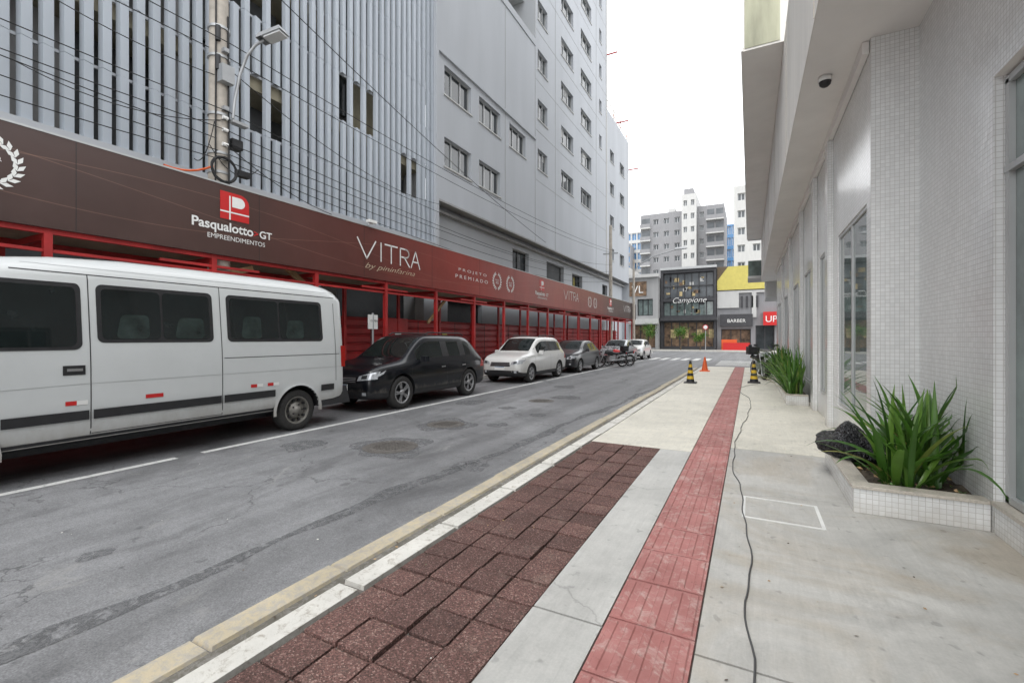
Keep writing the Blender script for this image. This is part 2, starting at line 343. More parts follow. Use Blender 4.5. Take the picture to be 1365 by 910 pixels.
def text(body, y0, zb, width, x, k, parent, name="lettering", height=None, rot=(pi / 2, 0, pi / 2), loc=None, off=0.0):
    cu = bpy.data.curves.new(name, 'FONT'); cu.body = body; cu.size = 1; cu.extrude = 0.0; cu.offset = off
    cu.materials.append(M[k])
    o = bpy.data.objects.new(name, cu); COL.objects.link(o)
    bpy.context.view_layer.update()
    d = o.dimensions.copy()
    sx = width / d.x; sy = (height / d.y) if height else sx
    o.scale = (sx, sy, 1); o.rotation_euler = rot
    o.location = loc if loc else (x, y0, zb)
    o.parent = parent
    return o
def wall(mb, T, a0, a1, z0, z1, ops, kw, kg='glass', kf='alu', depth=0.18, fr=0.05, mull=1, proud=.05):
    A = sorted({a0, a1, *[o[0] for o in ops], *[o[1] for o in ops]}); Z = sorted({z0, z1, *[o[2] for o in ops], *[o[3] for o in ops]})
    A = [a for a in A if a0 <= a <= a1]; Z = [z for z in Z if z0 <= z <= z1]
    for i in range(len(A) - 1):
        for j in range(len(Z) - 1):
            ca = (A[i] + A[i + 1]) / 2; cz = (Z[j] + Z[j + 1]) / 2
            if any(o[0] < ca < o[1] and o[2] < cz < o[3] for o in ops): continue
            mb.face([T(A[i], Z[j], 0), T(A[i + 1], Z[j], 0), T(A[i + 1], Z[j + 1], 0), T(A[i], Z[j + 1], 0)], kw)
    for o in ops:
        p, q, r, s_ = o[:4]; g = o[4] if len(o) > 4 else kg; ml = o[5] if len(o) > 5 else mull
        D = depth
        for (u0, w0, u1, w1) in ((p, r, q, r), (q, r, q, s_), (q, s_, p, s_), (p, s_, p, r)):
            mb.face([T(u0, w0, 0), T(u1, w1, 0), T(u1, w1, D), T(u0, w0, D)], kw)
        mb.face([T(p, r, D), T(q, r, D), T(q, s_, D), T(p, s_, D)], g)
        bars = [(p, p + fr, r, s_), (q - fr, q, r, s_), (p + fr, q - fr, r, r + fr), (p + fr, q - fr, s_ - fr, s_)]
        for i in range(1, ml + 1):
            c = p + (q - p) * i / (ml + 1); bars.append((c - fr / 2, c + fr / 2, r + fr, s_ - fr))
        for (b0, b1, c0, c1) in bars:
            d = D - proud
            mb.face([T(b0, c0, d), T(b1, c0, d), T(b1, c1, d), T(b0, c1, d)], kf)
            for (u0, w0, u1, w1) in ((b0, c0, b1, c0), (b1, c0, b1, c1), (b1, c1, b0, c1), (b0, c1, b0, c0)):
                mb.face([T(u0, w0, d), T(u1, w1, d), T(u1, w1, D), T(u0, w0, D)], kf)

# ------------------------------------------------------------------ GROUND / ROAD
mb = MB(); mb.face([(-900, -900, RZ - 0.012), (900, -900, RZ - 0.012), (900, 900, RZ - 0.012), (-900, 900, RZ - 0.012)], 'ground'); mb.obj("ground")
mb = MB()
mb.face([(-9.2, -30, RZ), (-2.23, -30, RZ), (-2.23, 26, RZ), (-9.2, 26, RZ)], 'asphalt')
mb.face([(-9.2, 26, RZ), (60, 26, RZ), (60, 57, RZ), (-9.2, 57, RZ)], 'asphalt')
mb.face([(-60, 50, RZ), (-9.2, 50, RZ), (-9.2, 57, RZ), (-60, 57, RZ)], 'asphalt')
mb.obj("road")
road_m = empty("road_marking")
mb = MB()
for (a, b) in ((-6, 3.3), (3.62, 15.4), (15.7, 33.0)):
    mb.face([(-6.82, a, RZ + .004), (-6.71, a, RZ + .004), (-6.71, b, RZ + .004), (-6.82, b, RZ + .004)], 'line')
for i in range(8):
    x = -8.2 + i * 0.75
    mb.face([(x, 34.5, RZ + .004), (x + .4, 34.5, RZ + .004), (x + .4, 38, RZ + .004), (x, 38, RZ + .004)], 'line')
for i in range(7):
    y = 29 + i * 0.9
    mb.face([(-1.8, y, RZ + .004), (1.2, y, RZ + .004), (1.2, y + .45, RZ + .004), (-1.8, y + .45, RZ + .004)], 'line')
mb.obj("markings", road_m)
mb = MB(); y = -6
while y < 25.5:
    L = U(0.7, 1.6); j = U(-.012, .012); j2 = U(-.014, .014)
    T = Matrix.Translation((-2.515 + j, y + L / 2, RZ)) @ Matrix.Rotation(U(-.008, .008), 4, 'Z')
    mb.tbox(-.095 + j2, .085, -L / 2, L / 2 - .006, 0, .018 + U(0, .008), .012, 'gutter', T); y += L
mb.obj("road_gutter")
mb = MB(); n = 120
for i in range(n):
    ya = -6 + 31.5 * i / n; yb = -6 + 31.5 * (i + 1) / n
    f = lambda t: -2.44 + .018 * sin(t * 5.3) + .012 * sin(t * 13.1)
    mb.face([(f(ya), ya, RZ + .003), (-2.236, ya, RZ + .012), (-2.236, yb, RZ + .012), (f(yb), yb, RZ + .003)], 'grit')
mb.obj("gutter_grit")
kerb = MB(); y = -6
while y < 25.8:
    L = min(1.0, 25.8 - y); j = U(-.007, .007); h = 0.004 + U(-.006, .008)
    kerb.tbox(-2.235 + j, -2.045, y, y + L - U(.008, .02), RZ - .01, h, .016, 'kerbw'); y += 1.0
kerb.box(-2.215, -2.05, -6, 25.8, RZ - .01, -.02, 'joint')
kerb.obj("kerb")
mb = MB()
pts = []; y = -3.0
while y < 24:
    x = -3.42 + 0.052 * y + 0.05 * sin(y * 1.3) + .02 * sin(y * 4.7); w = .075 + .03 * sin(y * 2.1) + .015 * sin(y * 7.3)
    pts.append((x, y, w)); y += 0.12
for (a, b) in zip(pts[:-1], pts[1:]):
    mb.face([(a[0] - a[2], a[1], RZ + .003), (a[0] + a[2], a[1], RZ + .003), (b[0] + b[2], b[1], RZ + .003), (b[0] - b[2], b[1], RZ + .003)], 'tar')
def blob(cx, cy, r, k, z, ax=1.0, n=26):
    s = U(0, 50)
    def rr(i): return r * (1 + .5 * mn.noise(Vector((cos(2 * pi * i / n) * 1.3 + s, sin(2 * pi * i / n) * 1.3, 0))))
    mb.face([(cx + rr(i) * ax * cos(2 * pi * i / n), cy + rr(i) * sin(2 * pi * i / n), z) for i in range(n)], k)
for (cx, cy, r) in ((-4.28, 1.55, .10), (-4.1, 7.3, .2), (-3.9, 8.6, .2), (-4.9, 9.2, .2), (-4.4, 11.5, .4), (-5.4, 14, .4), (-4.68, 5.1, .62), (-4.99, 6.9, .55), (-5.9, 4.6, .35), (-3.1, 4.8, .25), (-6.1, 9.5, .4)):
    blob(cx, cy, r, 'tar', RZ + .0015)
mb.obj("road_patch")
for (cx, cy, r) in ((-4.68, 5.1, .33), (-4.99, 6.9, .28), (-4.7, 10.6, .26)):
    mb = MB(); n = 28
    mb.lathe((cx, cy, RZ), 'z', [(r + .07, .004), (r + .05, .008), (r + .01, .008), (r, .003), (r - .012, .003), (r - .02, .010), (0.001, .012)], 'iron', n)
    for i in range(-4, 5):
        for j2 in range(-4, 5):
            if (i * i + j2 * j2) * .0049 * (r / .36) ** 2 < (r - .05) ** 2 * .8:
                q = .07 * r / .36; mb.box(cx + i * q - .02, cx + i * q + .02, cy + j2 * q - .02, cy + j2 * q + .02, RZ + .009, RZ + .016, 'iron')
    mb.obj("manhole_cover")

# sidewalk
mb = MB()
mb.box(-1.075, -.685, -6, 2.31, -.12, 0, 'concl'); mb.box(-1.075, -.685, 2.325, 6.4, -.12, 0, 'concl')
mb.box(-.232, 3.2, -6, 2.31, -.12, 0, 'conc'); mb.box(-.232, 3.2, 2.325, 6.88, -.12, 0, 'conc')
mb.box(-.232, 1.5, 6.895, 26, -.12, 0, 'cream')
mb.box(-2.045, -.685, 6.41, 14.0, -.12, 0, 'cream'); mb.box(-2.045, -.685, 14.01, 26, -.12, 0, 'cream')
mb.box(-2.04, 3.2, -6, 26.0, -.13, -.018, 'joint')
mb.obj("sidewalk")
mb = MB(); mb.mesh([(-2.23, 26.0, 0), (1.5, 26.0, 0), (1.5, 27.2, RZ + .01), (-2.23, 27.2, RZ + .01)], [(0, 1, 2, 3)], 'cream'); mb.obj("sidewalk_ramp")
mb = MB()
q = 0.241; y = 6.39
while y > -2:
    xs = -2.035
    for i in range(4):
        g = .004
        T = Matrix.Translation((xs + q * i + q / 2 + U(-.002, .002), y - q / 2 + U(-.003, .003), U(-.006, .006))) @ Matrix.Rotation(U(-.026, .026), 4, 'X') @ Matrix.Rotation(U(-.026, .026), 4, 'Y') @ Matrix.Rotation(U(-.012, .012), 4, 'Z')
        mb.tbox(-q / 2 + g / 2, q / 2 - g / 2, -q / 2 + g / 2, q / 2 - g / 2, -.05, .004, .006, 'paver', T)
    y -= q
mb.obj("paver_strip")
mb = MB(); w = .445; y = 26 - w * 72; x0 = -.681
for k in range(72):
    yy = y + k * w
    T = Matrix.Translation((x0 + w / 2, yy + w / 2, U(-.002, .003))) @ Matrix.Rotation(U(-.006, .006), 4, 'X') @ Matrix.Rotation(U(-.004, .004), 4, 'Z')
    mb.tbox(-w / 2 + .003, w / 2 - .003, -w / 2 + .003, w / 2 - .003, -.04, .002, .003, 'tactile', T)
    for i in range(5):
        c = -w / 2 + w * (i + .5) / 5
        mb.tbox(c - .024, c + .024, -w / 2 + .02, w / 2 - .02, .0015, .008, .007, 'tactile', T)
mb.obj("tactile_paving")
mb = MB()
for (a, b, c, d) in ((-.06, .53, 4.825, 4.85), (-.06, .53, 4.28, 4.305), (-.06, -.035, 4.305, 4.825), (.505, .53, 4.305, 4.825)):
    mb.box(a, b, c, d, .0, .005, 'hatchw')
mb.box(-.02, .49, 4.32, 4.81, 0, .003, 'conc'); mb.obj("access_hatch")
pts = []
ctrl = [(-.02, .3), (0.0, 1.2), (.01, 1.9), (.02, 2.4), (-.02, 2.9), (.0, 3.4), (-.02, 4.1), (-.06, 4.6), (-.1, 5.2), (-.17, 5.8), (-.19, 6.6), (-.17, 7.6), (-.12, 8.6), (-.05, 9.6), (0, 10.8), (.02, 12), (-.05, 13), (-.25, 14), (-.3, 15), (-.1, 16), (.3, 16.8)]
for a, b in zip(ctrl[:-1], ctrl[1:]):
    for i in range(6):
        t = i / 6; yy = a[1] + (b[1] - a[1]) * t; pts.append((a[0] + (b[0] - a[0]) * t + .012 * sin(yy * 4.1) + .006 * sin(yy * 11), yy, .010))
curve("power_cable", [pts], .005, 'greycable')
mb = MB()
def litter(x, y, z, ks, s0, s1):
    s = U(s0, s1); a = U(0, 6.28)
    mb.face([(x + s * cos(a), y + s * sin(a), z), (x + s * .5 * cos(a + 1.6), y + s * .5 * sin(a + 1.6), z + .003), (x - s * cos(a), y - s * sin(a), z), (x - s * .5 * cos(a + 1.6), y - s * .5 * sin(a + 1.6), z - .001)], random.choice(ks))
for i in range(60): litter(U(-.2, 1.1), U(1.8, 12), .004, ['dirt', 'wood', 'bark'], .006, .016)
for i in range(70): litter(-2.34 + U(-.09, .09), U(.8, 14), RZ + .016, ['dirt', 'wood', 'bark', 'leaf'], .008, .02)
for i in range(60): litter(U(-6.6, -2.7), U(.8, 14), RZ + .008, ['dirt', 'bark', 'kerbw'], .005, .014)
for i in range(14): litter(U(-2, -1.1), U(1.5, 6), .016, ['kerbw', 'wood', 'leaf'], .006, .016)
mb.obj("fallen_leaves")

mb = MB(); mb.box(-60, -9.35, -30, 50, RZ - .02, .02, 'ground'); mb.box(-9.35, -9.2, -30, 50, RZ - .02, .024, 'kerbw'); mb.obj("sidewalk")
mb = MB(); mb.box(-60, 60, 57.15, 62, RZ - .02, .02, 'conc'); mb.box(-60, 60, 57, 57.15, RZ - .02, .024, 'kerbw'); mb.obj("sidewalk")

# ------------------------------------------------------------------ RIGHT BUILDING
rb = empty("tiled_commercial_building")
mb = MB()
TX = lambda X: (lambda a, z, d: (X + d, a, z))
YE = 4.82
mb.face([(1.66, YE, 0), (1.66, 6.55, 0), (1.66, 6.55, 4.95), (1.66, YE, 4.95)], 'tile')
mb.face([(1.66, YE, .24), (1.66, YE, 3.5), (1.80, YE, 3.5), (1.80, YE, .24)], 'tile')
mb.face([(1.23, 6.55, 0), (1.66, 6.55, 0), (1.66, 6.55, 4.95), (1.23, 6.55, 4.95)], 'tile')
mb.face([(1.66, -6, 3.5), (1.66, YE, 3.5), (1.66, YE, 4.95), (1.66, -6, 4.95)], 'tile')
mb.face([(1.66, -6, 3.5), (1.66, YE, 3.5), (1.80, YE, 3.5), (1.80, -6, 3.5)], 'plaster')
ops = [(6.75, 8.75, .45, 3.1, 'shopglass', 1), (9.9, 10.9, .45, 3.1, 'shopglass', 0), (12.2, 13.8, .45, 3.1, 'shopglass', 1), (14.6, 17.2, .45, 3.1, 'glass', 1), (18.6, 21.4, .1, 3.1, 'glass', 2), (22.6, 25.8, .1, 3.1, 'shopglass', 2)]
wall(mb, TX(1.23), 6.55, 27.2, 0, 4.95, ops, 'tile', depth=.035, fr=.045, proud=.02)
mb.face([(1.23, 27.2, 0), (8, 27.2, 0), (8, 27.2, 4.95), (1.23, 27.2, 4.95)], 'tile')
for (a, b) in ((9.2, 9.5), (11.2, 11.6), (14.0, 14.3), (17.6, 18.2), (21.8, 22.2)):
    mb.box(1.15, 1.229, a, b, 0, 4.79, 'tile')
mb.obj("walls", rb)
mb = MB()
mb.face([(1.76, -6, .24), (1.76, YE, .24), (1.76, YE, 3.5), (1.76, -6, 3.5)], 'shopglass')
for y in (YE - .07, 4.42, 2.2, 0.2): mb.box(1.72, 1.759, y, y + .05, .26, 3.45, 'alu')
mb.box(1.72, 1.759, -6, YE - .01, 3.42, 3.47, 'alu'); mb.box(1.72, 1.759, -6, YE - .01, .26, .31, 'alu'); mb.box(1.715, 1.759, -6, YE - .01, 2.75, 2.80, 'alu')
mb.obj("shop_window", rb)
mb = MB()
mb.box(1.665, 2.1, -6, YE - .01, 0, .22, 'tile'); mb.box(1.64, 2.1, -6, YE - .01, .22, .25, 'granite'); mb.obj("plinth", rb)
mb = MB()
mb.box(.62, 9, -6, 32, 4.95, 7.6, 'plaster2')
mb.face([(.63, -6, 4.947), (2.4, -6, 4.947), (2.4, 31.99, 4.947), (.63, 31.99, 4.947)], 'plaster')
for y in (-1, 2.4, 5.9, 10.2, 15, 20, 25, 30): mb.box(.612, .62, y, y + .015, 4.97, 7.58, 'granite')
mb.box(1.16, 1.225, 6.6, 27, 4.80, 4.94, 'plaster')
mb.box(-.13, 9, 10.9, 32, 7.603, 11.0, 'plaster2')
mb.box(-.10, .55, 10.885, 10.9, 7.65, 10.9, 'olive')
mb.face([(-.125, 10.91, 7.600), (.615, 10.91, 7.600), (.615, 31.99, 7.600), (-.125, 31.99, 7.600)], 'plaster')
mb.box(-.17, -.13, 10.87, 32.02, 7.60, 7.68, 'plaster')
for k in range(5):
    z = 11 + k * 3.0
    mb.box(.1, 9, 11.2, 31.8, z, z + 2.9, 'towerwhite'); mb.box(-.14, .1, 10.9, 32, z + 2.75, z + 2.95, 'plaster')
for k in range(3):
    mb.box(-.12, 1.2, 32.05, 34.5, 5.2 + 2.8 * k, 5.35 + 2.8 * k, 'towerwhite'); mb.box(-.10, -.06, 32.05, 34.5, 5.35 + 2.8 * k, 6.3 + 2.8 * k, 'shopglass'); mb.box(-.10, .9, 32.06, 32.1, 5.35 + 2.8 * k, 6.3 + 2.8 * k, 'shopglass')
mb.box(.9, 9, 32.01, 36, 4.0, 16, 'towerwhite')
mb.obj("overhang", rb)
mb = MB(); mb.lathe((.88, 7.25, 4.94), 'z', [(.001, 0), (.08, 0), (.08, -.05), (.075, -.06)], 'white', 20)
mb.lathe((.88, 7.25, 4.88), 'z', [(.07, 0), (.062, -.04), (.035, -.065), (.001, -.072)], 'black', 20); mb.obj("security_camera")

def planter(x0, x1, y0, y1, h):
    e = empty("planter"); mb = MB()
    mb.box(x0, x1, y0, y0 + .1, 0, h, 'tile'); mb.box(x0, x0 + .1, y0 + .1, y1, 0, h, 'tile'); mb.box(x0 + .1, x1, y1 - .1, y1, 0, h, 'tile')
    c = .015
    mb.box(x0 - c, x1, y0 - c, y0 + .13, h, h + .028, 'granite'); mb.box(x0 - c, x0 + .13, y0 + .13, y1, h, h + .028, 'granite'); mb.box(x0 + .13, x1, y1 - .12, y1, h, h + .028, 'granite')
    mb.obj("box", e, .004)
    mb = MB(); n = 10
    for i in range(n):
        for j in range(n):
            def P(i, j):
                rr = random.Random(i * 77 + j * 13 + int(y0 * 10)); return (x0 + .1 + (x1 - x0 - .1) * i / n, y0 + .1 + (y1 - y0 - .2) * j / n, h - .05 + rr.random() * .05)
            mb.face([P(i, j), P(i + 1, j), P(i + 1, j + 1), P(i, j + 1)], 'dirt')
    mb.obj("soil", e); return e
planter(.79, 1.655, 4.84, 6.53, .21)
planter(.72, 1.145, 11.9, 20.5, .21)
def leaves(mb, cx, cy, cz, n, Lr, wr, spread=.12, k='leaf', xmax=None):
    for i in range(n):
        a = U(0, 2 * pi); el = radians(U(38, 88)) + .05
        L = U(*Lr); w = U(*wr); seg = 9
        p = Vector((cx + U(-spread, spread), cy + U(-spread, spread), cz))
        dr = U(.7, 2.2) * (1.25 - el / 1.7); th = el; tw = U(-.5, .5)
        side0 = Vector((-sin(a), cos(a), 0))
        L1 = []; C1 = []; R1 = []
        for s in range(seg + 1):
            t = s / seg
            ww = w * (0.55 + 1.2 * t) if t < .3 else w * .91 * (1 - ((t - .3) / .7) ** 2.2)
            ww = max(ww, .001)
            sd = (side0 + Vector((0, 0, tw * (1 - t)))).normalized()
            nrm = Vector((cos(a), sin(a), 0)) * -sin(th) + Vector((0, 0, cos(th)))
            q3 = [p + sd * ww + nrm * ww * .35, p.copy(), p - sd * ww + nrm * ww * .35]
            if xmax is not None:
                for v in q3: v.x = min(v.x, xmax - .004 * s)
            L1.append(q3[0]); C1.append(q3[1]); R1.append(q3[2])
            d = Vector((cos(a) * cos(th), sin(a) * cos(th), sin(th)))
            p = p + d * (L / seg); th -= dr * (t + .25) / seg * 1.6; a += U(-.03, .03)
        vs = L1 + C1 + R1; m_ = seg + 1; fs = []
        for s in range(seg):
            fs += [(s, s + 1, m_ + s + 1, m_ + s), (m_ + s, m_ + s + 1, 2 * m_ + s + 1, 2 * m_ + s)]
        mb.mesh(vs, fs, k, True)
def plant(cx, cy, cz, n, Lr, wr=(.018, .032), spread=.1, xmax=None):
    mb = MB(); leaves(mb, cx, cy, cz, n, Lr, wr, spread, xmax=xmax); return mb.obj("spider_lily_plant")
plant(1.17, 5.14, .18, 40, (.55, .98), (.024, .042), xmax=1.64)
plant(1.40, 5.35, .18, 34, (.7, 1.1), (.024, .042), xmax=1.64)
plant(1.40, 5.95, .18, 30, (.65, 1.0), (.022, .038), xmax=1.64)
for i in range(10):
    plant(U(.85, 1.0), 12.2 + i * .86, .18, 36, (.8, 1.3), (.02, .034), .14, xmax=1.13)
mb = MB()
for i in range(260):
    x = U(.95, 1.6); y = U(5.0, 6.4); s = U(.015, .035); a = U(0, 6.28); z = .19 + U(0, .05)
    mb.face([(x + s * cos(a), y + s * sin(a), z), (x + s * .5 * cos(a + 1.6), y + s * .5 * sin(a + 1.6), z + .02), (x - s * cos(a), y - s * sin(a), z + .01), (x - s * .5 * cos(a + 1.6), y - s * .5 * sin(a + 1.6), z)], random.choice(['leaf', 'wood', 'bark']))
mb.obj("ground_cover")

bm = bmesh.new(); bmesh.ops.create_icosphere(bm, subdivisions=5, radius=1)
for v in bm.verts:
    c = v.co.copy(); fold = 1 - abs(mn.noise(c * 2.6 + Vector((5, 2, 1)))) * 2
    r = 1 + .30 * mn.noise(c * 1.3) + .10 * fold + .04 * (1 - 2 * abs(mn.noise(c * 6.5)))
    z = c.z * .15 * r
    if c.z > .75: z += .10 * (c.z - .75) / .25        # gathered neck of the bag
    k_ = 1 - .35 * max(0, (c.z - .6) / .4)
    v.co = Vector((c.x * .24 * r * k_, c.y * .36 * r * k_, max(z, -.10)))
me = bpy.data.meshes.new("garbage_bag"); bm.to_mesh(me); bm.free(); me.materials.append(M['bag'])
for p in me.polygons: p.use_smooth = True
o = bpy.data.objects.new("garbage_bag", me); o.location = (.95, 6.02, .335); o.rotation_euler = (0, 0, .25); COL.objects.link(o)

# ------------------------------------------------------------------ LEFT BUILDING
lb = empty("office_building_under_construction")
mb = MB()
XB = -11.5
TL = lambda X: (lambda a, z, d: (X - d, a, z))
rows = [8.80 + 3.05 * k for k in range(12)]
WH = 1.25
opsA = [(15.8, 17.9, rows[0], rows[0] + WH), (18.6, 20.7, rows[0], rows[0] + WH)] + [(a, b, rows[1], rows[1] + WH) for a, b in ((15.8, 17.9), (18.6, 20.7), (21.7, 23.7))]
wall(mb, TL(XB), 15.2, 25.0, 7.3, 19.1, opsA, 'wallg', mull=2, kf='alu', depth=.2, fr=.045)
cols = [(25.4, 26.9), (29.3, 31.7), (33.4, 36.0)]
opsB = [(a, b, z, z + WH) for z in rows[1:] for a, b in cols] + [(38.2, 38.9, z, z + 1.1) for z in rows[3:]]
wall(mb, TL(XB), 25.0, 40.5, 7.3, 45, opsB, 'wallg', mull=2, kf='alu', depth=.2, fr=.045)
opsC = [(a, b, z, z + 1.1) for z in rows[0:4] for a, b in ((41.6, 43.0), (45.2, 47.0))]
wall(mb, TL(XB), 40.5, 49, 7.3, 22.3, opsC, 'wallg', mull=1, kf='alu', depth=.2)
for (a, b, z, z2) in opsA + opsB + opsC: mb.box(XB, XB + .05, a - .06, b + .06, z - .06, z, 'towerwhite')
# some sashes slid open / blinds: panels just behind the frames
for (a, b, z, z2) in opsA + opsB:
    if R() < .45:
        w3 = (b - a) / 3; i = random.choice((0, 1, 2)); mb.box(XB - .192, XB - .185, a + w3 * i + .05, a + w3 * (i + 1) - .05, z + .05 + (z2 - z) * U(.3, .7), z2 - .05, 'towerwhite' if R() < .5 else 'wallg2')
mb.face([(XB, 15.2, 7.3), (XB, 49, 7.3), (-13, 49, 7.3), (-13, 15.2, 7.3)], 'wallg2')
mb.box(-30, XB - .3, 40.5, 49, 19, 22.29, 'wallg')
mb.face([(XB, 49, 0), (XB, 49, 22.3), (-30, 49, 22.3), (-30, 49, 0)], 'wallg'); mb.face([(XB, 40.5, 22.3), (XB, 40.5, 45), (-30, 40.5, 45), (-30, 40.5, 22.3)], 'wallg')
mb.face([(XB, 25, 19.1), (XB, 25, 45), (-30, 25, 45), (-30, 25, 19.1)], 'wallg')
mb.face([(XB, -12, 19.1), (XB, 25, 19.1), (-30, 25, 19.1), (-30, -12, 19.1)], 'slab')
mb.box(XB, XB + .04, 15.25, 40.4, 7.22, 7.30, 'wallg2')
for z in rows[1:]:
    mb.box(XB, XB + .008, 25.1, 40.3, z - .75, z - .73, 'wallg2')
for y in (21.2, 25.0, 28.2, 37.3):
    mb.box(XB, XB + .012, y, y + .03, 7.32, 19.0 if y < 25 else 44, 'wallg2')
mb.box(XB + .001, XB + .05, 40.3, 40.5, 7.3, 45, 'towerwhite')
opsR = [(23.4, 25.6, 5.1, 6.7, 'glass', 1), (28.4, 31.6, 4.6, 6.7, 'darkwall', 0), (33.4, 35.8, 5.1, 6.5, 'glass', 2), (41.5, 43.2, 5.2, 6.5, 'glass', 1), (17, 20.0, 1.0, 3.2, 'darkwall', 0)]
wall(mb, TL(-12.2), 15.2, 49, 0, 7.3, opsR, 'wallg', depth=.3, kf='black')
mb.box(-12.19, -11.9, 15.2, 49, 6.95, 7.05, 'wallg2')
mb.face([(-12.2, 15.2, 0), (-12.2, 15.2, 7.3), (-13.5, 15.2, 7.3), (-13.5, 15.2, 0)], 'wallg2')
opsT = [(a, a + 1.6, z, z + 1.7) for z in [20.0 + 3.05 * k for k in range(8)] for a in (1, 4.2, 8, 12.5, 16, 19.4, 22.4)]
wall(mb, TL(-13.6), -12, 25, 19.1, 45, opsT, 'towerwhite', mull=1, kf='black', depth=.35)
for k in range(8):
    z = 19.1 + 3.05 * k
    mb.box(-13.6, -12.2, 17.0, 24.9, z + 2.85, z + 3.05, 'wallg'); mb.box(-12.25, -12.2, 17.0, 24.9, z + 3.05, z + 4.0, 'shopglass')
mb.box(-11.55, -11.45, -12, 25, 19.1, 19.5, 'wallg')
mb.obj("walls", lb)
mb = MB()
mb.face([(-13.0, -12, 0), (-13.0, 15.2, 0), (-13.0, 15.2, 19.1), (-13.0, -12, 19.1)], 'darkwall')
for k in range(5):
    z = 5.1 + 3.05 * k
    mb.box(-13.0, -11.8, -12, 15.15, z, z + .35, 'slab')
for y in (-8, -3.5, 1.2, 5.6, 10, 14.5): mb.box(-12.6, -12.0, y, y + .55, 0, 19.0, 'wallg2')
for k in range(5):
    z = 5.45 + 3.05 * k
    for y in (-6.4, -1.7, 2.9, 7.3, 11.8):
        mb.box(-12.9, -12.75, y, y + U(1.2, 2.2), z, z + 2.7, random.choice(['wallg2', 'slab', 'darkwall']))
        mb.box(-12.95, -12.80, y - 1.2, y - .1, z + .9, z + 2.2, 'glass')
mb.box(-13, -11.9, -12, 15.1, 4.2, 5.1, 'wallg2')
mb.obj("structure", lb)
mb = MB()
def miss(y, z):
    for (a, b, c, d) in ((7.1, 8.7, 6.2, 8.0), (6.7, 8.6, 9.3, 11.1), (9.9, 11.8, 8.4, 10.6), (13.0, 14.3, 7.2, 9.2), (2.0, 4.4, 8.9, 12)):
        if a < y < b and c < z < d: return True
    return False
def louvres(ya, yb, floors):
    y = ya; i = 0
    while y < yb:
        for (z0, z1) in floors:
            zc = z0
            while zc < z1 - .05:
                ze = min(zc + 1.525, z1)
                if not (miss(y, (zc + ze) / 2) and i % 2 == 0):
                    T = Matrix.Translation((-11.56 + U(-.006, .006), y, 0)) @ Matrix.Rotation(radians(16) + U(-.02, .02), 4, 'Z')
                    mb.box(-.02, .02, -.085, .085, zc + .004, ze - .004, 'fin', T)
                    mb.box(-.10, -.02, -.085, -.07, zc + .004, ze - .004, 'fin', T)
                zc = ze
        y += .29; i += 1
louvres(-11, 15.1, [(5.4, 8.45), (8.45, 11.5), (11.5, 14.55), (14.55, 19.1)])
louvres(15.3, 24.9, [(13.55, 19.1)])
for z in (5.42, 6.95, 8.47, 10.0, 11.5, 13.05, 14.55, 16.1, 17.6, 19.05): mb.box(-11.72, -11.67, -11, 15.15, z - .03, z + .03, 'wallg')
for z in (14.2, 16, 17.6, 19.05): mb.box(-11.6, -11.56, 15.2, 24.95, z - .03, z + .03, 'wallg')
mb.box(-11.75, -11.4, 15.1, 15.3, 5.2, 19.1, 'wallg')
mb.box(-11.52, -11.40, 15.3, 25.0, 13.42, 13.55, 'wallg')
mb.box(-11.75, -11.42, -11, 15.1, 5.25, 5.40, 'wallg')
mb.obj("louvre_screen", lb)
mb = MB()
for (y, z) in ((40.4, 27), (44.5, 22.6), (49.2, 19.5)): mb.box(-12, -10.5, y, y + .08, z, z + .1, 'red')
for y in (41, 43.5, 46, 48.7): mb.box(-11.7, -11.64, y, y + .05, 22.3, 23.5, 'slab')
mb.box(-11.7, -11.65, 41, 48.8, 23.4, 23.45, 'slab'); mb.box(-11.7, -11.65, 41, 48.8, 22.9, 22.94, 'orange')
mb.obj("guard_rails", lb)

# ------------------------------------------------------------------ HOARDING
hd = empty("construction_hoarding")
mb = MB(); z = .02; y0, y1 = -10, 43
while z < 2.1:
    for (za, xa, zb, xb) in ((z, -11.25, z + .17, -11.25), (z + .17, -11.25, z + .21, -11.31), (z + .21, -11.31, z + .24, -11.31), (z + .24, -11.31, z + .27, -11.25)):
        mb.face([(xa, y0, za), (xa, y1, za), (xb, y1, zb), (xb, y0, zb)], 'reddark')
    z += .27
y = -9.5
while y < 43: mb.box(-11.24, -11.16, y, y + .1, 0, 3.1, 'red'); mb.box(-11.249, -11.235, y + 1.2, y + 1.22, .03, 2.15, 'shopdark'); y += 2.45
mb.box(-11.24, -11.18, 12.0, 13.1, .02, 2.2, 'red'); mb.box(-11.17, -11.15, 12.4, 12.7, 1.3, 1.7, 'white'); mb.box(-11.17, -11.15, 9.2, 9.55, 1.2, 1.65, 'white'); mb.box(-11.17, -11.15, 15.2, 15.5, 1.4, 1.7, 'yellowwall')
mb.obj("fence_panels", hd)
mb = MB()
y = -9.4; k = 0
while y < 43.2:
    mb.box(-9.66, -9.56, y, y + .1, 0, 3.2, 'red')
    mb.box(-11.2, -9.6, y + .02, y + .08, 3.02, 3.12, 'red')
    if k % 2 == 0: mb.box(-9.62, -9.57, y - .9, y + 1.0, 2.92, 2.97, 'red')
    k += 1; y += 2.45
mb.box(-9.65, -9.57, -10, 43, 3.10, 3.18, 'red'); mb.box(-9.64, -9.585, -10, 43, 2.82, 2.87, 'red'); mb.box(-11.2, -11.1, -10, 43, 3.08, 3.18, 'red')
mb.obj("posts", hd)
mb = MB(); mb.box(-12.0, -9.55, -10, 43, 3.19, 3.24, 'slab')
mb.obj("canopy_roof", hd)
mb = MB()
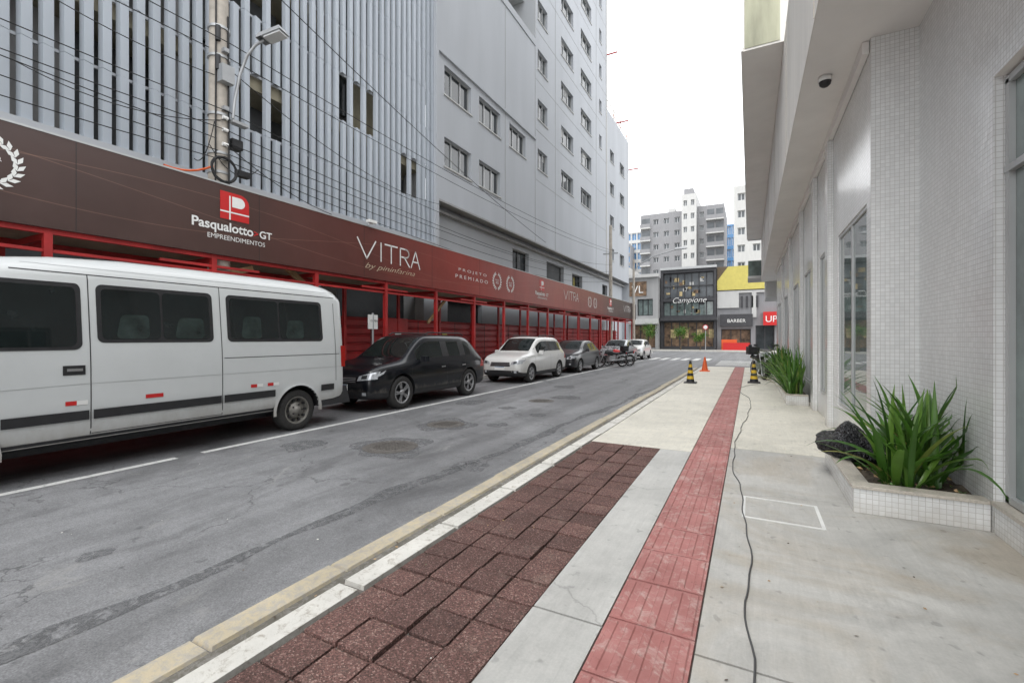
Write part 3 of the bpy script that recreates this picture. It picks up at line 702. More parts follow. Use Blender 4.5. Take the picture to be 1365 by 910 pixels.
T = Matrix.Translation((-10.0, 8.0, 2.7)) @ Matrix.Rotation(radians(-35), 4, 'X'); mb.box(-.03, .03, -.9, .9, -.07, .07, 'wood', T)
T = Matrix.Translation((-9.75, 5.6, 2.80)) @ Matrix.Rotation(radians(20), 4, 'X'); mb.box(-.03, .03, -.7, .7, -.06, .06, 'wood', T)
T = Matrix.Translation((-10.4, 13.8, 2.5)) @ Matrix.Rotation(radians(40), 4, 'X'); mb.box(-.03, .03, -.7, .7, -.05, .05, 'wood', T)
mb.obj("timber_braces", hd)
mb = MB()
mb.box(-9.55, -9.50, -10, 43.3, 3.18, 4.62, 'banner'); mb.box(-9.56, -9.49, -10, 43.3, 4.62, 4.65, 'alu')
y = -9
while y < 43: mb.box(-9.5, -9.498, y, y + .008, 3.19, 4.61, 'black'); y += 3.05
mb.obj("printed_banner", hd)
XL = -9.492
def strokes(lines, y0, z0, sx, sz, w, k, name):
    mb = MB()
    for ln in lines:
        for (a, b) in zip(ln[:-1], ln[1:]):
            A = Vector((XL, y0 + a[0] * sx, z0 + a[1] * sz)); B = Vector((XL, y0 + b[0] * sx, z0 + b[1] * sz))
            d = (B - A).normalized(); n = Vector((0, -d.z, d.y)) * w / 2; e = d * w / 2 * .6
            mb.face([A - n - e, B - n + e, B + n + e, A + n - e], k)
    return mb.obj(name, hd)
def arc(cx, cz, r, a0, a1, n=10, ry=None):
    ry = ry or r
    return [(cx + r * cos(radians(a0 + (a1 - a0) * i / n)), cz + ry * sin(radians(a0 + (a1 - a0) * i / n))) for i in range(n + 1)]
VIT = [[(0, 1), (.13, 0), (.26, 1)], [(.34, 0), (.34, 1)], [(.40, .98), (.60, .98)], [(.50, .98), (.50, 0)],
       [(.65, 0), (.65, .98), (.74, .98)] + arc(.74, .74, .06, 90, -90, 8, .24) + [(.67, .50)], [(.72, .50), (.81, 0)], [(.84, 0), (.92, 1), (1.0, 0)], [(.875, .36), (.965, .36)]]
def vitra(y0, z0, W, H): strokes(VIT, y0, z0, W, H, .045 * H / .55, 'white', "sign_letters")
vitra(9.05, 3.72, 2.65, .53)
o = text("by pininfarina", 9.3, 3.46, 2.1, XL, 'gold', hd, height=.2, off=-.012); o.data.shear = .45
def plogo(yc, s=1.0):
    mb = MB(); y0 = yc - .3 * s; z0 = 3.93; w = .6 * s; h = .56 * s
    out = arc(y0 + w - .2 * s, z0 + h - .2 * s, .2 * s, 0, 90) + [(y0, z0 + h), (y0, z0), (y0 + w, z0)]
    mb.face([(XL, a, b) for a, b in out], 'redprint')
    inn = arc(y0 + .40 * s, z0 + .38 * s, .11 * s, -90, 90) + [(y0 + .24 * s, z0 + .49 * s), (y0 + .24 * s, z0 + .27 * s)]
    mb.face([(XL + .003, a, b) for a, b in inn], 'white')
    mb.face([(XL + .003, y0, z0 + .14 * s), (XL + .003, y0 + .18 * s, z0 + .14 * s), (XL + .003, y0 + .18 * s, z0 + .17 * s), (XL + .003, y0, z0 + .17 * s)], 'white')
    mb.face([(XL + .003, y0 + .18 * s, z0), (XL + .003, y0 + .21 * s, z0), (XL + .003, y0 + .21 * s, z0 + .49 * s), (XL + .003, y0 + .18 * s, z0 + .49 * s)], 'white')
    mb.face([(XL + .0035, y0 + .21 * s, z0 + .14 * s), (XL + .0035, y0 + w, z0 + .14 * s), (XL + .0035, y0 + w, z0 + .17 * s), (XL + .0035, y0 + .21 * s, z0 + .17 * s)], 'white')
    mb.obj("logo", hd)
    text("Pasqualotto", yc - .84 * s, 3.68, 1.22 * s, XL, 'white', hd, off=.022); text(">", yc + .40 * s, 3.68, .10 * s, XL, 'redprint', hd, off=.02); text("GT", yc + .53 * s, 3.68, .29 * s, XL, 'white', hd, off=.02)
    text("EMPREENDIMENTOS", yc - .55 * s, 3.50, 1.2 * s, XL, 'white', hd)
def wreath(yc, zc, r):
    mb = MB()
    for sgn in (-1, 1):
        for i in range(9):
            a = radians(-80 + i * 17); c = Vector((0, sgn * r * cos(a), r * sin(a))); t = Vector((0, -sgn * sin(a), cos(a))); o_ = Vector((0, sgn * cos(a), sin(a)))
            for q_ in (-.5, .6):
                d = (t + o_ * q_).normalized(); n = Vector((0, -d.z, d.y)) * r * .09; b = Vector((XL, yc, zc)) + c
                mb.face([b, b + d * r * .2 - n, b + d * r * .42, b + d * r * .2 + n], 'white')
    mb.obj("laurel_logo", hd)
    text("MELHOR", yc - r * .5, zc + .02, r * 1.0, XL, 'white', hd); text("2022", yc - r * .4, zc - .1 * r / .3, r * .8, XL, 'white', hd)
plogo(5.72); wreath(2.22, 4.0, .33)
text("P R O J E T O", 13.9, 3.98, 2.0, XL, 'white', hd, height=.13); text("P R E M I A D O", 13.7, 3.70, 2.3, XL, 'white', hd, height=.13)
wreath(16.8, 3.9, .32); wreath(18.0, 3.9, .32)
plogo(21.5); vitra(24.6, 3.75, 2.5, .5); wreath(29.4, 3.9, .32); wreath(30.6, 3.9, .32)
plogo(34.5); vitra(38.6, 3.75, 2.5, .5)
mb = MB(); mb.box(-9.5, -9.3, 9.45, 9.48, 4.68, 4.71, 'white'); mb.box(-9.42, -9.30, 9.3, 9.6, 4.70, 4.78, 'white'); mb.obj("security_camera")

# ------------------------------------------------------------------ POLES, LAMPS, WIRES
up = empty("utility_pole", (-9.85, 5.6, 0))
mb = MB(); mb.cyl((0, 0, 0), (0, 0, 11), .22, .16, 'pole', 16)
for z in (4.9, 5.3, 6.1, 7.3, 7.9): mb.cyl((0, 0, z), (0, 0, z + .05), .21, .21, 'galv', 16)
for z in (6.2, 7.4): mb.box(-.28, .28, -.05, .05, z, z + .08, 'galv')
for z in (5.2, 5.5, 5.8, 6.05): mb.cyl((.22, -.05, z), (.22, .05, z), .04, .04, 'white', 8)
mb.box(.17, .35, -.13, .12, 6.75, 7.10, 'galv'); mb.box(-.1, .1, .22, .45, 5.55, 5.75, 'black'); mb.box(-.05, .1, .35, .62, 5.0, 5.12, 'black')
for z in (7.0, 7.6): mb.cyl((.18, -.12, z), (.18, -.12, z + .3), .05, .05, 'black', 8)
mb.cyl((.22, .08, 4.6), (.18, .08, 8.2), .018, .018, 'wire', 6); mb.cyl((.16, -.16, 4.6), (.13, -.13, 9), .018, .018, 'wire', 6)
mb.obj("shaft", up)
for k in range(5):
    rr = .24 + U(-.03, .03)
    curve("cable_coil", [[(.28 + U(-.01, .01), -.05 + rr * cos(t * pi / 12), 4.95 + rr * sin(t * pi / 12)) for t in range(25)]], .014, 'wire', up)
sl = empty("street_lamp", (-9.62, 5.75, 0))
arm = [(0, 0, 6.1), (.02, .03, 6.5), (.12, .07, 7.0), (.30, .12, 7.4), (.50, .18, 7.6), (.68, .24, 7.68)]
curve("arm", [arm], .03, 'galv', sl)
mb = MB(); T = Matrix.Translation((.86, .28, 7.72)) @ Matrix.Rotation(radians(14), 4, 'Z') @ Matrix.Rotation(radians(-10), 4, 'Y')
mb.tbox(-.28, .32, -.14, .14, -.02, .10, .05, 'galv', T); mb.box(-.1, .29, -.12, .12, -.06, -.031, 'lamp', T); mb.box(-.15, .30, -.13, .13, -.03, -.02, 'galv', T)
mb.box(-.08, .08, -.04, .3, 6.0, 6.06, 'galv'); mb.obj("head", sl)
def lamp_far(x, y, h, ax, ay):
    e = empty("street_lamp", (x, y, 0)); mb = MB(); mb.cyl((0, 0, 0), (0, 0, h), .14, .09, 'pole', 12); mb.obj("shaft", e)
    curve("arm", [[(0, 0, h - 1.2), (ax * .1, ay * .1, h - .6), (ax * .4, ay * .4, h + .1), (ax * .9, ay * .9, h + .6)]], .05, 'galv', e)
    mb = MB(); T = Matrix.Translation((ax, ay, h + .65)); mb.tbox(-.5, .5, -.15, .15, -.03, .12, .05, 'galv', T); mb.box(-.4, .45, -.12, .12, -.08, -.031, 'lamp', T)
    mb.obj("head", e); return e
lamp_far(-9.3, 41.5, 8.6, 4.0, .3)
p2 = empty("utility_pole", (-9.9, 36, 0)); mb = MB(); mb.cyl((0, 0, 0), (0, 0, 10.5), .17, .12, 'pole', 12); mb.box(-.6, .6, -.05, .05, 8.2, 8.3, 'galv'); mb.obj("shaft", p2)
W = []
P1 = (-9.65, 5.6); P2 = (-9.8, 36)
for z, dz, s in ((5.15, 0, .55), (5.35, .05, .4), (5.6, .1, .35), (5.8, .1, .5), (6.2, .25, .45)):
    jx = U(-.08, .08)
    W.append(sag((P1[0] + jx, P1[1], z), (P2[0] + jx, P2[1], z + .9 + dz), s + .35))
    W.append(sag((P1[0] + jx, P1[1], z), (-9.3 + U(-.2, .2), -22, z + U(1.2, 2.2)), s + .2))
for xo in (-.25, .25):
    W.append(sag((P1[0] + xo, 5.6, 7.5), (P2[0] + xo, 36, 8.4), .5)); W.append(sag((P1[0] + xo, 5.6, 7.5), (-9.4 + xo, -22, 8.2), .5))
W.append(sag((-7.5, -3.0, 9.8), (-9.5, 22, 6.5), .5)); W.append(sag((-9.6, 5.6, 7.1), (-11.3, 15.3, 7.0), .5)); W.append(sag((-9.6, 5.6, 6.0), (-11.5, 3.0, 6.4), .3))
W.append(sag((-9.6, 5.6, 5.5), (-9.5, 8.2, 4.66), .15)); W.append(sag((-9.7, 5.6, 6.9), (-11.4, 1.0, 8.5), .4)); W.append(sag((-9.65, 5.4, 5.9), (-9.62, 5.0, 5.0), .3, 8)); W.append(sag((-9.65, 5.3, 5.4), (-9.6, 6.3, 5.2), .35, 8))
curve("overhead_wires", W, .009, 'wire')
curve("orange_conduit", [sag((-9.55, 4.45, 4.68), (-9.7, 5.4, 5.0), .1, 6)], .02, 'orange', hd)

# ------------------------------------------------------------------ VEHICLES
def raydown(bvh, axis, sgn, a, b, ext=4, off=.004):
    if axis == 'x': o_ = Vector((sgn * ext, a, b)); d = Vector((-sgn, 0, 0))
    elif axis == 'f': o_ = Vector((a, -3, b)); d = Vector((0, 1, 0))
    else: o_ = Vector((a, 12, b)); d = Vector((0, -1, 0))
    h = bvh.ray_cast(o_, d)
    if h[0] is None: return None
    return h[0] - d * off
def patch(mb, bvh, axis, sgn, quad, k, nu=8, nv=4, off=.005):
    P = {}
    for i in range(nu + 1):
        for j in range(nv + 1):
            s = i / nu; t = j / nv
            a = (1 - s) * (1 - t) * quad[0][0] + s * (1 - t) * quad[1][0] + s * t * quad[2][0] + (1 - s) * t * quad[3][0]
            b = (1 - s) * (1 - t) * quad[0][1] + s * (1 - t) * quad[1][1] + s * t * quad[2][1] + (1 - s) * t * quad[3][1]
            P[i, j] = raydown(bvh, axis, sgn, a, b, off=off)
    for i in range(nu):
        for j in range(nv):
            q_ = [P[i, j], P[i + 1, j], P[i + 1, j + 1], P[i, j + 1]]
            if all(x is not None for x in q_) and max((q_[0] - q_[2]).length, (q_[1] - q_[3]).length) < .35: mb.face(q_, k, True)
def seam(mb, bvh, sgn, line, w=.008, k='black'):
    for (a, b) in zip(line[:-1], line[1:]):
        A = Vector(a); B = Vector(b); d = (B - A).normalized(); n = Vector((-d.y, d.x)) * w / 2
        steps = max(1, int((B - A).length / .08))
        patch(mb, bvh, 'x', sgn, [A - n, B - n, B + n, A + n], k, steps, 1, .003)
def wheel(parent, x, y, r, sgn, style='alloy', w=.22, n=28):
    mb = MB(); s = sgn
    prof = [(r * .62, -w), (r * .93, -w), (r, -w * .85), (r, -.03), (r * .95, 0), (r * .80, .006), (r * .70, 0), (r * .66, -.01)]
    mb.lathe((x, y, r), 'x', [(a, s * b) for a, b in prof], 'rubber', n)
    rm = 'rim' if style == 'alloy' else 'steelrim'
    mb.lathe((x, y, r), 'x', [(r * .67, -s * .012), (r * .62, -s * .012), (r * .60, -s * .06), (.001, -s * .075)], 'black' if style == 'alloy' else rm, n)
    mb.lathe((x, y, r), 'x', [(r * .68, -s * .006), (r * .61, -s * .004), (r * .60, -s * .03)], rm, n)
    if style == 'alloy':
        for i in range(5):
            for dd in (-.13, .13):
                a = 2 * pi * i / 5 + dd + .3
                T = Matrix.Translation((x - s * .022, y, r)) @ Matrix.Rotation(a, 4, 'X'); mb.box(-.012, .012, -.016, .016, .04, r * .63, rm, T)
        mb.lathe((x, y, r), 'x', [(.065, -s * .03), (.06, -s * .004), (.001, -s * .002)], rm, 14)
    else:
        mb.lathe((x, y, r), 'x', [(r * .42, -s * .07), (r * .36, -s * .015), (r * .20, -s * .012), (r * .18, s * .02), (.001, s * .03)], rm, 20)
        for i in range(10):
            a = 2 * pi * i / 10; mb.cyl((x - s * .02, y + r * .5 * cos(a), r + r * .5 * sin(a)), (x - s * .062, y + r * .5 * cos(a), r + r * .5 * sin(a)), .022, .022, 'black', 8)
        for i in range(5):
            a = 2 * pi * i / 5; mb.cyl((x - s * .02, y + r * .27 * cos(a), r + r * .27 * sin(a)), (x + s * .004, y + r * .27 * cos(a), r + r * .27 * sin(a)), .014, .014, 'black', 6)
    mb.obj("wheel", parent)
def loft(rings, matf, keys, sub, name, parent, wells):
    vs = []; fs = []; ms = []; n = len(rings[0][1]); full = 2 * n - 2
    for (y, pts) in rings:
        vs += [(x, y, z) for x, z in pts] + [(-x, y, z) for x, z in pts[-2:0:-1]]
    for i in range(len(rings) - 1):
        for j in range(full):
            a = i * full + j; b = i * full + (j + 1) % full
            fs.append((a, b, b + full, a + full)); jj = j if j < n - 1 else full - 1 - j
            ms.append(matf(i, jj))
    fs.append(tuple(range(full))[::-1]); ms.append(0); fs.append(tuple(range((len(rings) - 1) * full, len(rings) * full))); ms.append(0)
    me = bpy.data.meshes.new(name); me.from_pydata(vs, [], fs)
    for k in keys: me.materials.append(M[k])
    me.polygons.foreach_set('material_index', ms)
    bm = bmesh.new(); bm.from_mesh(me); bmesh.ops.recalc_face_normals(bm, faces=bm.faces); bm.to_mesh(me); bm.free()
    for p in me.polygons: p.use_smooth = True
    o = bpy.data.objects.new(name, me); COL.objects.link(o)
    if sub:
        s = o.modifiers.new("s", 'SUBSURF'); s.levels = sub; s.render_levels = sub
    cuts = []; bk = keys.index('black')
    for (cy, cz, r, xin) in wells:
        for sg in (-1, 1):
            c = MB(); c.cyl((sg * xin, cy, cz), (sg * 1.4, cy, cz), r, r, 'black', 36, sm=True)
            co_ = c.obj("cut"); co_.data.materials.clear()
            for k in keys: co_.data.materials.append(M[k])
            for p in co_.data.polygons: p.material_index = bk
            bo = o.modifiers.new("w", 'BOOLEAN'); bo.operation = 'DIFFERENCE'; bo.object = co_; bo.solver = 'EXACT'
            cuts.append(co_)
    bpy.context.view_layer.update()
    dg = bpy.context.evaluated_depsgraph_get()
    m2 = bpy.data.meshes.new_from_object(o.evaluated_get(dg))
    o.modifiers.clear(); o.data = m2
    for c in cuts: bpy.data.objects.remove(c)
    bm = bmesh.new(); bm.from_mesh(m2); bvh = BVHTree.FromBMesh(bm); bm.free()
    try: m2.set_sharp_from_angle(angle=radians(40))
    except Exception: pass
    o.parent = parent
    return o, bvh
def car(loc, L, W, H, hh, wb, wt, re_, fw, rw, r, paint, clad='black', gc=.2, rails=False, name="parked_car", notch=False, pill=None):
    e = empty(name, loc)
    def ring(w, zb, zs, zr, wr):
        return [(0, zb), (w * .82, zb), (w * .95, zb + .05), (w * .985, zb + .14), (w, zb + (zs - zb) * .55), (w * .985, zs - .09), (w * .94, zs),
                (wr * 1.04, zs + (zr - zs) * .83), (wr * .93, zs + (zr - zs) * .965), (wr * .5, zr - .006), (0, zr)]
    WR = W * .74
    S = [(0.0, W * .66, .34, hh * .60, hh * .65, W * .56), (.05, W * .80, .28, hh * .76, hh * .81, W * .66), (.16, W * .90, gc + .03, hh * .86, hh * .915, W * .74), (.42, W * .97, gc, hh * .925, hh * .99, W * .78),
         (wb * .75, W * .995, gc, hh * .97, hh * 1.05, W * .79), (wb, W, gc, hh, hh * 1.085, W * .80)]
    nh = len(S)
    def zat(t): return hh * 1.085 + (H - .03 - hh * 1.085) * (t ** .85)
    for t in (.45,): S.append((wb + (wt - wb) * t, W, gc, hh + .005, zat(t), W * (.80 - .055 * t)))
    S.append((wt, W, gc, hh + .015, H - .035, WR)); S.append((wt + .25, W, gc, hh + .02, H - .005, WR))
    i_top = len(S) - 2
    pil = pill or [(wt + .72), (wt + .72 + .10), (re_ - .45), (re_ - .33)]
    for p in pil: S.append((p, W, gc, hh + .03, H - .002 - .012 * (p > wt + 1), WR))
    S.append((re_, W * .99, gc, hh + .045, H - .04, WR * .98)); i_re = len(S) - 1
    if notch:
        S.append((re_ + .30, W * .985, gc, hh + .04, hh + .06 + (H - hh - .06) * .45, W * .72)); S.append((re_ + .58, W * .98, gc, hh + .03, hh + .09, W * .74)); i_gl = len(S) - 1
        S.append((L - .12, W * .94, gc + .02, hh + .0, hh + .06, W * .70))
    else:
        S.append((re_ + (L - re_ - .1) * .5, W * .975, gc, hh + .04, hh + (H - hh) * .62, WR * .97)); S.append((L - .10, W * .95, gc + .02, hh + .0, hh + .06, W * .74)); i_gl = len(S) - 1
    S.append((L - .04, W * .90, gc + .06, hh * .9, hh * .95, W * .72)); S.append((L, W * .80, gc + .14, hh * .78, hh * .8, W * .62))
    keys = [paint, 'carglass', clad, 'black']
    ip = nh + 3
    def mf(i, j):
        if j <= 1: return 3
        if j == 2: return 2
        if j == 6:
            if nh <= i < i_re:
                if i == ip or i == ip + 2: return 3
                return 1
            return 0
        if j >= 8 and (nh - 1 <= i < i_top): return 1
        if j >= 8 and (i_re <= i < i_gl): return 1
        return 0
    body, bvh = loft([(s[0], ring(*s[1:])) for s in S], mf, keys, 2, "body", e, [(fw, r, r + .055, W - .34), (rw, r, r + .055, W - .34)])
    for (yy) in (fw, rw):
        for sg in (1, -1): wheel(e, sg * (W - .03), yy, r, sg)
    mb = MB()
    for sg in (1, -1):
        dz = hh - .02
        seam(mb, bvh, sg, [(wb + .12, dz), (wb + .06, hh * .55), (wb + .12, gc + .16)]); seam(mb, bvh, sg, [(pil[0] + .05, dz), (pil[0] + .05, gc + .16)])
        seam(mb, bvh, sg, [(pil[2] + .1, dz), (pil[2] - .05, r * 1.9), (rw - r - .10, r * 1.3)]); seam(mb, bvh, sg, [(wb + .1, gc + .15), (rw - r - .1, gc + .15)])
        seam(mb, bvh, sg, [(wb * .2, hh * .88), (wb * .7, hh * .93), (wb + .12, hh * .96)], .008)
        for yy in (pil[0] - .22, pil[2] - .12): patch(mb, bvh, 'x', sg, [(yy, hh - .17), (yy + .17, hh - .165), (yy + .17, hh - .135), (yy, hh - .14)], paint if paint != 'carblack' else 'rim', 4, 2, .022)
        patch(mb, bvh, 'f', 1, [(sg * W * .48, hh * .66), (sg * W * .90, hh * .70), (sg * W * .90, hh * .85), (sg * W * .52, hh * .76)], 'head', 10, 5, .008)
        patch(mb, bvh, 'f', 1, [(sg * W * .60, hh * .70), (sg * W * .74, hh * .71), (sg * W * .74, hh * .79), (sg * W * .60, hh * .77)], 'black', 4, 3, .011)
        patch(mb, bvh, 'f', 1, [(sg * W * .56, .36), (sg * W * .80, .36), (sg * W * .80, .46), (sg * W * .56, .44)], 'black', 6, 3, .006)
        patch(mb, bvh, 'f', 1, [(sg * W * .63, .375), (sg * W * .73, .375), (sg * W * .73, .44), (sg * W * .63, .44)], 'head', 3, 3, .010)
        patch(mb, bvh, 'r', 1, [(sg * W * .60, hh * .72), (sg * W * .92, hh * .72), (sg * W * .92, hh * .98), (sg * W * .68, hh * .98)], 'tail', 8, 5, .008)
        patch(mb, bvh, 'x', sg, [(L - .34, hh * .76), (L - .03, hh * .76), (L - .03, hh * .97), (L - .22, hh * .97)], 'tail', 8, 5, .006)
        patch(mb, bvh, 'x', sg, [(.05, hh * .68), (.36, hh * .80), (.44, hh * .87), (.10, hh * .76)], 'head', 8, 4, .006)
    patch(mb, bvh, 'f', 1, [(-W * .46, hh * .60), (W * .46, hh * .60), (W * .42, hh * .745), (-W * .42, hh * .745)], 'black', 14, 5, .006)
    patch(mb, bvh, 'f', 1, [(-W * .55, .33), (W * .55, .33), (W * .5, .46), (-W * .5, .46)], 'black', 14, 4, .006)
    for zz in (.635, .67, .705): patch(mb, bvh, 'f', 1, [(-W * .44, hh * zz), (W * .44, hh * zz), (W * .44, hh * zz + .012), (-W * .44, hh * zz + .012)], 'rim', 14, 1, .014)
    mb.box(-.2, .2, -.035, -.02, .47, .60, 'white'); mb.box(-.19, .19, -.037, -.0352, .575, .595, 'blue')
    mb.box(-.2, .2, L + .01, L + .025, hh * .62, hh * .62 + .12, 'white')
    mb.obj("trim", e)
    mb = MB()
    for sg in (1, -1):
        T = Matrix.Translation((sg * (W + .07), wb + .42, hh + .07)); mb.tbox(-.09, .09, -.05, .09, -.06, .07, .02, paint, T); mb.box(-.08, .08, .088, .094, -.045, .06, 'carglass', T)
        mb.box(sg * (W - .1) - .06, sg * (W - .1) + .12, wb + .44, wb + .48, hh + .01, hh + .05, 'black')
    mb.obj("mirrors", e, .015)
    if rails:
        for sg in (1, -1):
            curve("roof_rail", [[(sg * WR * .86, wt + .25, H - .02), (sg * WR * .86, wt + .38, H + .035), (sg * WR * .86, re_ - .2, H + .025), (sg * WR * .86, re_ - .05, H - .03)]], .016, 'black', e)
    mb = MB()
    for x in (-.35, .3): mb.cyl((x, wb + .02, hh * 1.11), (x + .45, wb + .22, hh * 1.11 + .10), .008, .008, 'black', 6)
    mb.obj("wipers", e)
    return e
XC = -6.93
car((XC - .93, 7.05, RZ), 4.6, .93, 1.70, 1.03, 1.15, 1.85, 3.85, .93, 3.68, .37, 'carblack', rails=True, gc=.24)
car((XC - .87, 14.0, RZ), 4.4, .87, 1.66, 1.00, 1.05, 1.80, 3.75, .85, 3.50, .33, 'carwhite', rails=True, gc=.2)
car((XC - .85, 19.4, RZ), 4.1, .85, 1.50, .95, 1.10, 1.85, 3.2, .80, 3.32, .31, 'cargrey', clad='cargrey')
car((XC - .86, 28.2, RZ), 4.3, .86, 1.50, .95, 1.10, 1.85, 3.05, .85, 3.45, .31, 'carsilver', clad='carsilver', notch=True)
car((XC - .85, 33.6, RZ), 4.0, .85, 1.50, .95, 1.05, 1.80, 3.2, .80, 3.28, .31, 'carwhite', clad='carwhite')

def van(loc):
    e = empty("parked_minibus", loc)
    base = [(0, .36), (.86, .36), (.965, .40), (1.0, .52), (1.005, .85), (1.0, 1.25), (.985, 1.50), (.905, 2.30), (.885, 2.38), (.84, 2.47), (.76, 2.54), (.6, 2.59), (.3, 2.615), (0, 2.62)]
    prof = [(-.55, .98, .80, .12), (-.50, 1.06, .88, .04), (-.35, 1.15, .95, 0), (0.0, 1.30, .985, 0), (.30, 1.46, 1, 0), (.68, 1.95, 1, 0), (1.02, 2.34, 1, 0), (1.30, 2.50, 1, 0), (1.8, 2.58, 1, 0), (2.5, 2.63, 1, 0), (3.5, 2.64, 1, 0), (4.7, 2.64, 1, 0), (5.35, 2.63, 1, 0), (5.6, 2.60, .997, 0), (5.75, 2.54, .985, 0), (5.84, 2.44, .965, 0.0), (5.88, 2.30, .93, .03)]
    rings = []
    for (y, zt, sx, zbo) in prof:
        pts = []
        for i, (x, z) in enumerate(base):
            zz = z + zbo * (z < .5); xx = x * sx
            if zt < 2.4 and y < 2:
                if zz > zt: zz = zt - .0015 * (len(base) - 1 - i); xx = xx * (.98 if i > 4 else 1)
            elif z > 2.30: zz = 2.30 + (z - 2.30) * max(.02, (zt - 2.30) / .32)
            pts.append((xx, zz))
        rings.append((y, pts))
    keys = ['van', 'carglass', 'black']
    def mf(i, j):
        if j <= 1: return 2
        if 4 <= i < 7 and j >= 7: return 1
        return 0
    FW = .85
    body, bvh = loft(rings, mf, keys, 0, "body", e, [(FW, .35, .43, .62), (4.86, .35, .43, .62)])
    for y in (FW, 4.86):
        for sg in (1, -1): wheel(e, sg * .965, y, .35, sg, 'steel', .24, 32)
    fx = lambda z: .985 - (z - 1.5) * .1
    def panel(mb, sg, y0, y1, z0, z1, r, off, k, slant=0):
        pts = []
        for (cy, cz, a0) in ((y1 - r, z1 - r, 0), (y0 + r, z1 - r, 90), (y0 + r, z0 + r, 180), (y1 - r, z0 + r, 270)):
            for i in range(7):
                a = radians(a0 + 15 * i); pts.append((cy + r * cos(a), cz + r * sin(a)))
        fp = []
        for (y, z) in pts:
            y2 = y + (slant * (z - z0) / (z1 - z0) * max(0, (y1 - y) / (y1 - y0)) if slant else 0)
            fp.append((sg * (fx(z) + off), y2, z))
        mb.face(fp if sg > 0 else fp[::-1], k)
    mb = MB()
    for sg in (1, -1):
        panel(mb, sg, 2.12, 3.46, 1.54, 2.25, .07, .004, 'black'); panel(mb, sg, 2.17, 2.79, 1.585, 2.20, .05, .008, 'carglass'); panel(mb, sg, 2.82, 3.41, 1.585, 2.20, .05, .008, 'carglass')
        panel(mb, sg, 3.66, 5.38, 1.54, 2.25, .07, .004, 'black'); panel(mb, sg, 3.71, 4.50, 1.585, 2.20, .05, .008, 'carglass'); panel(mb, sg, 4.53, 5.33, 1.585, 2.20, .05, .008, 'carglass')
        panel(mb, sg, .55, 1.98, 1.46, 2.24, .08, .004, 'black', .5); panel(mb, sg, .62, 1.93, 1.50, 2.19, .07, .008, 'carglass', .47)
        for (ya, yb) in ((2.30, 2.66), (2.95, 3.33), (3.86, 4.2), (4.62, 4.98)):
            panel(mb, sg, ya, yb, 1.59, U(1.86, 1.94), .06, .0095, 'seat', .06)
        panel(mb, sg, 1.0, 1.16, 1.53, 1.63, .02, .0105, 'white')
    mb.obj("side_windows", e)
    mb = MB()
    for sg in (1, -1):
        for (a, b) in ((-.3, .39), (1.31, 2.03), (2.07, 3.55), (3.59, 4.41), (5.31, 5.6)):
            patch(mb, bvh, 'x', sg, [(a, .64), (b, .64), (b, .75), (a, .75)], 'black', 10, 2, .018)
        patch(mb, bvh, 'x', sg, [(1.31, .385), (4.40, .385), (4.40, .45), (1.31, .45)], 'black', 12, 2, .008)
        for yy in (2.05, 3.57): seam(mb, bvh, sg, [(yy, .46), (yy, 1.3), (yy, 1.53), (yy, 2.36)], .010)
        seam(mb, bvh, sg, [(2.06, .47), (3.56, .47)], .008); seam(mb, bvh, sg, [(3.6, 1.30), (5.75, 1.30)], .010); seam(mb, bvh, sg, [(.3, 1.02), (2.0, 1.06), (5.8, 1.06)], .005, 'galv')
        seam(mb, bvh, sg, [(1.4, 2.355), (5.7, 2.355)], .012); seam(mb, bvh, sg, [(1.5, 2.44), (5.7, 2.44)], .006, 'galv')
        seam(mb, bvh, sg, [(5.66, .8), (5.66, 2.25)], .010)
        for yy in (1.82, 2.6, 4.0, 4.28):
            patch(mb, bvh, 'x', sg, [(yy, .82), (yy + .10, .82), (yy + .10, .87), (yy, .87)], 'redprint', 2, 1, .006); patch(mb, bvh, 'x', sg, [(yy + .10, .82), (yy + .2, .82), (yy + .2, .87), (yy + .10, .87)], 'white' if yy != 2.6 else 'redprint', 2, 1, .006)
        patch(mb, bvh, 'x', sg, [(1.80, 1.17), (2.00, 1.17), (2.00, 1.28), (1.80, 1.28)], 'black', 4, 3, .006); patch(mb, bvh, 'x', sg, [(1.83, 1.215), (1.97, 1.215), (1.97, 1.245), (1.83, 1.245)], 'rim', 4, 1, .025)
        for cy in (FW, 4.86):
            n = 20
            for i in range(n):
                a0 = radians(-6 + 192 * i / n); a1 = radians(-6 + 192 * (i + 1) / n); r0, r1 = .43, .475
                pts = [(sg * 1.012, cy + r0 * cos(a0), .35 + r0 * sin(a0)), (sg * 1.012, cy + r0 * cos(a1), .35 + r0 * sin(a1)), (sg * 1.004, cy + r1 * cos(a1), .35 + r1 * sin(a1)), (sg * 1.004, cy + r1 * cos(a0), .35 + r1 * sin(a0))]
                mb.face(pts, 'van', True); mb.face([pts[0], pts[1], (sg * .97, pts[1][1], pts[1][2]), (sg * .97, pts[0][1], pts[0][2])], 'van', True)
        mb.box(sg * .93 - .04, sg * .93 + .045, 5.80, 5.90, 1.05, 1.45, 'tail')
        mb.box(1.0 if sg > 0 else -1.02, 1.02 if sg > 0 else -1.0, .3, .34, 1.0, 1.04, 'orange')
    mb.obj("trim", e)
    mb = MB(); mb.tbox(-1.0, 1.0, 5.32, 6.0, .36, .68, .05, 'black'); mb.box(-.99, .99, 5.5, 5.97, .37, .40, 'black')
    mb.box(-.26, .26, 5.99, 6.0, .45, .58, 'white'); mb.box(-.88, .88, -.63, -.40, .36, .72, 'black')
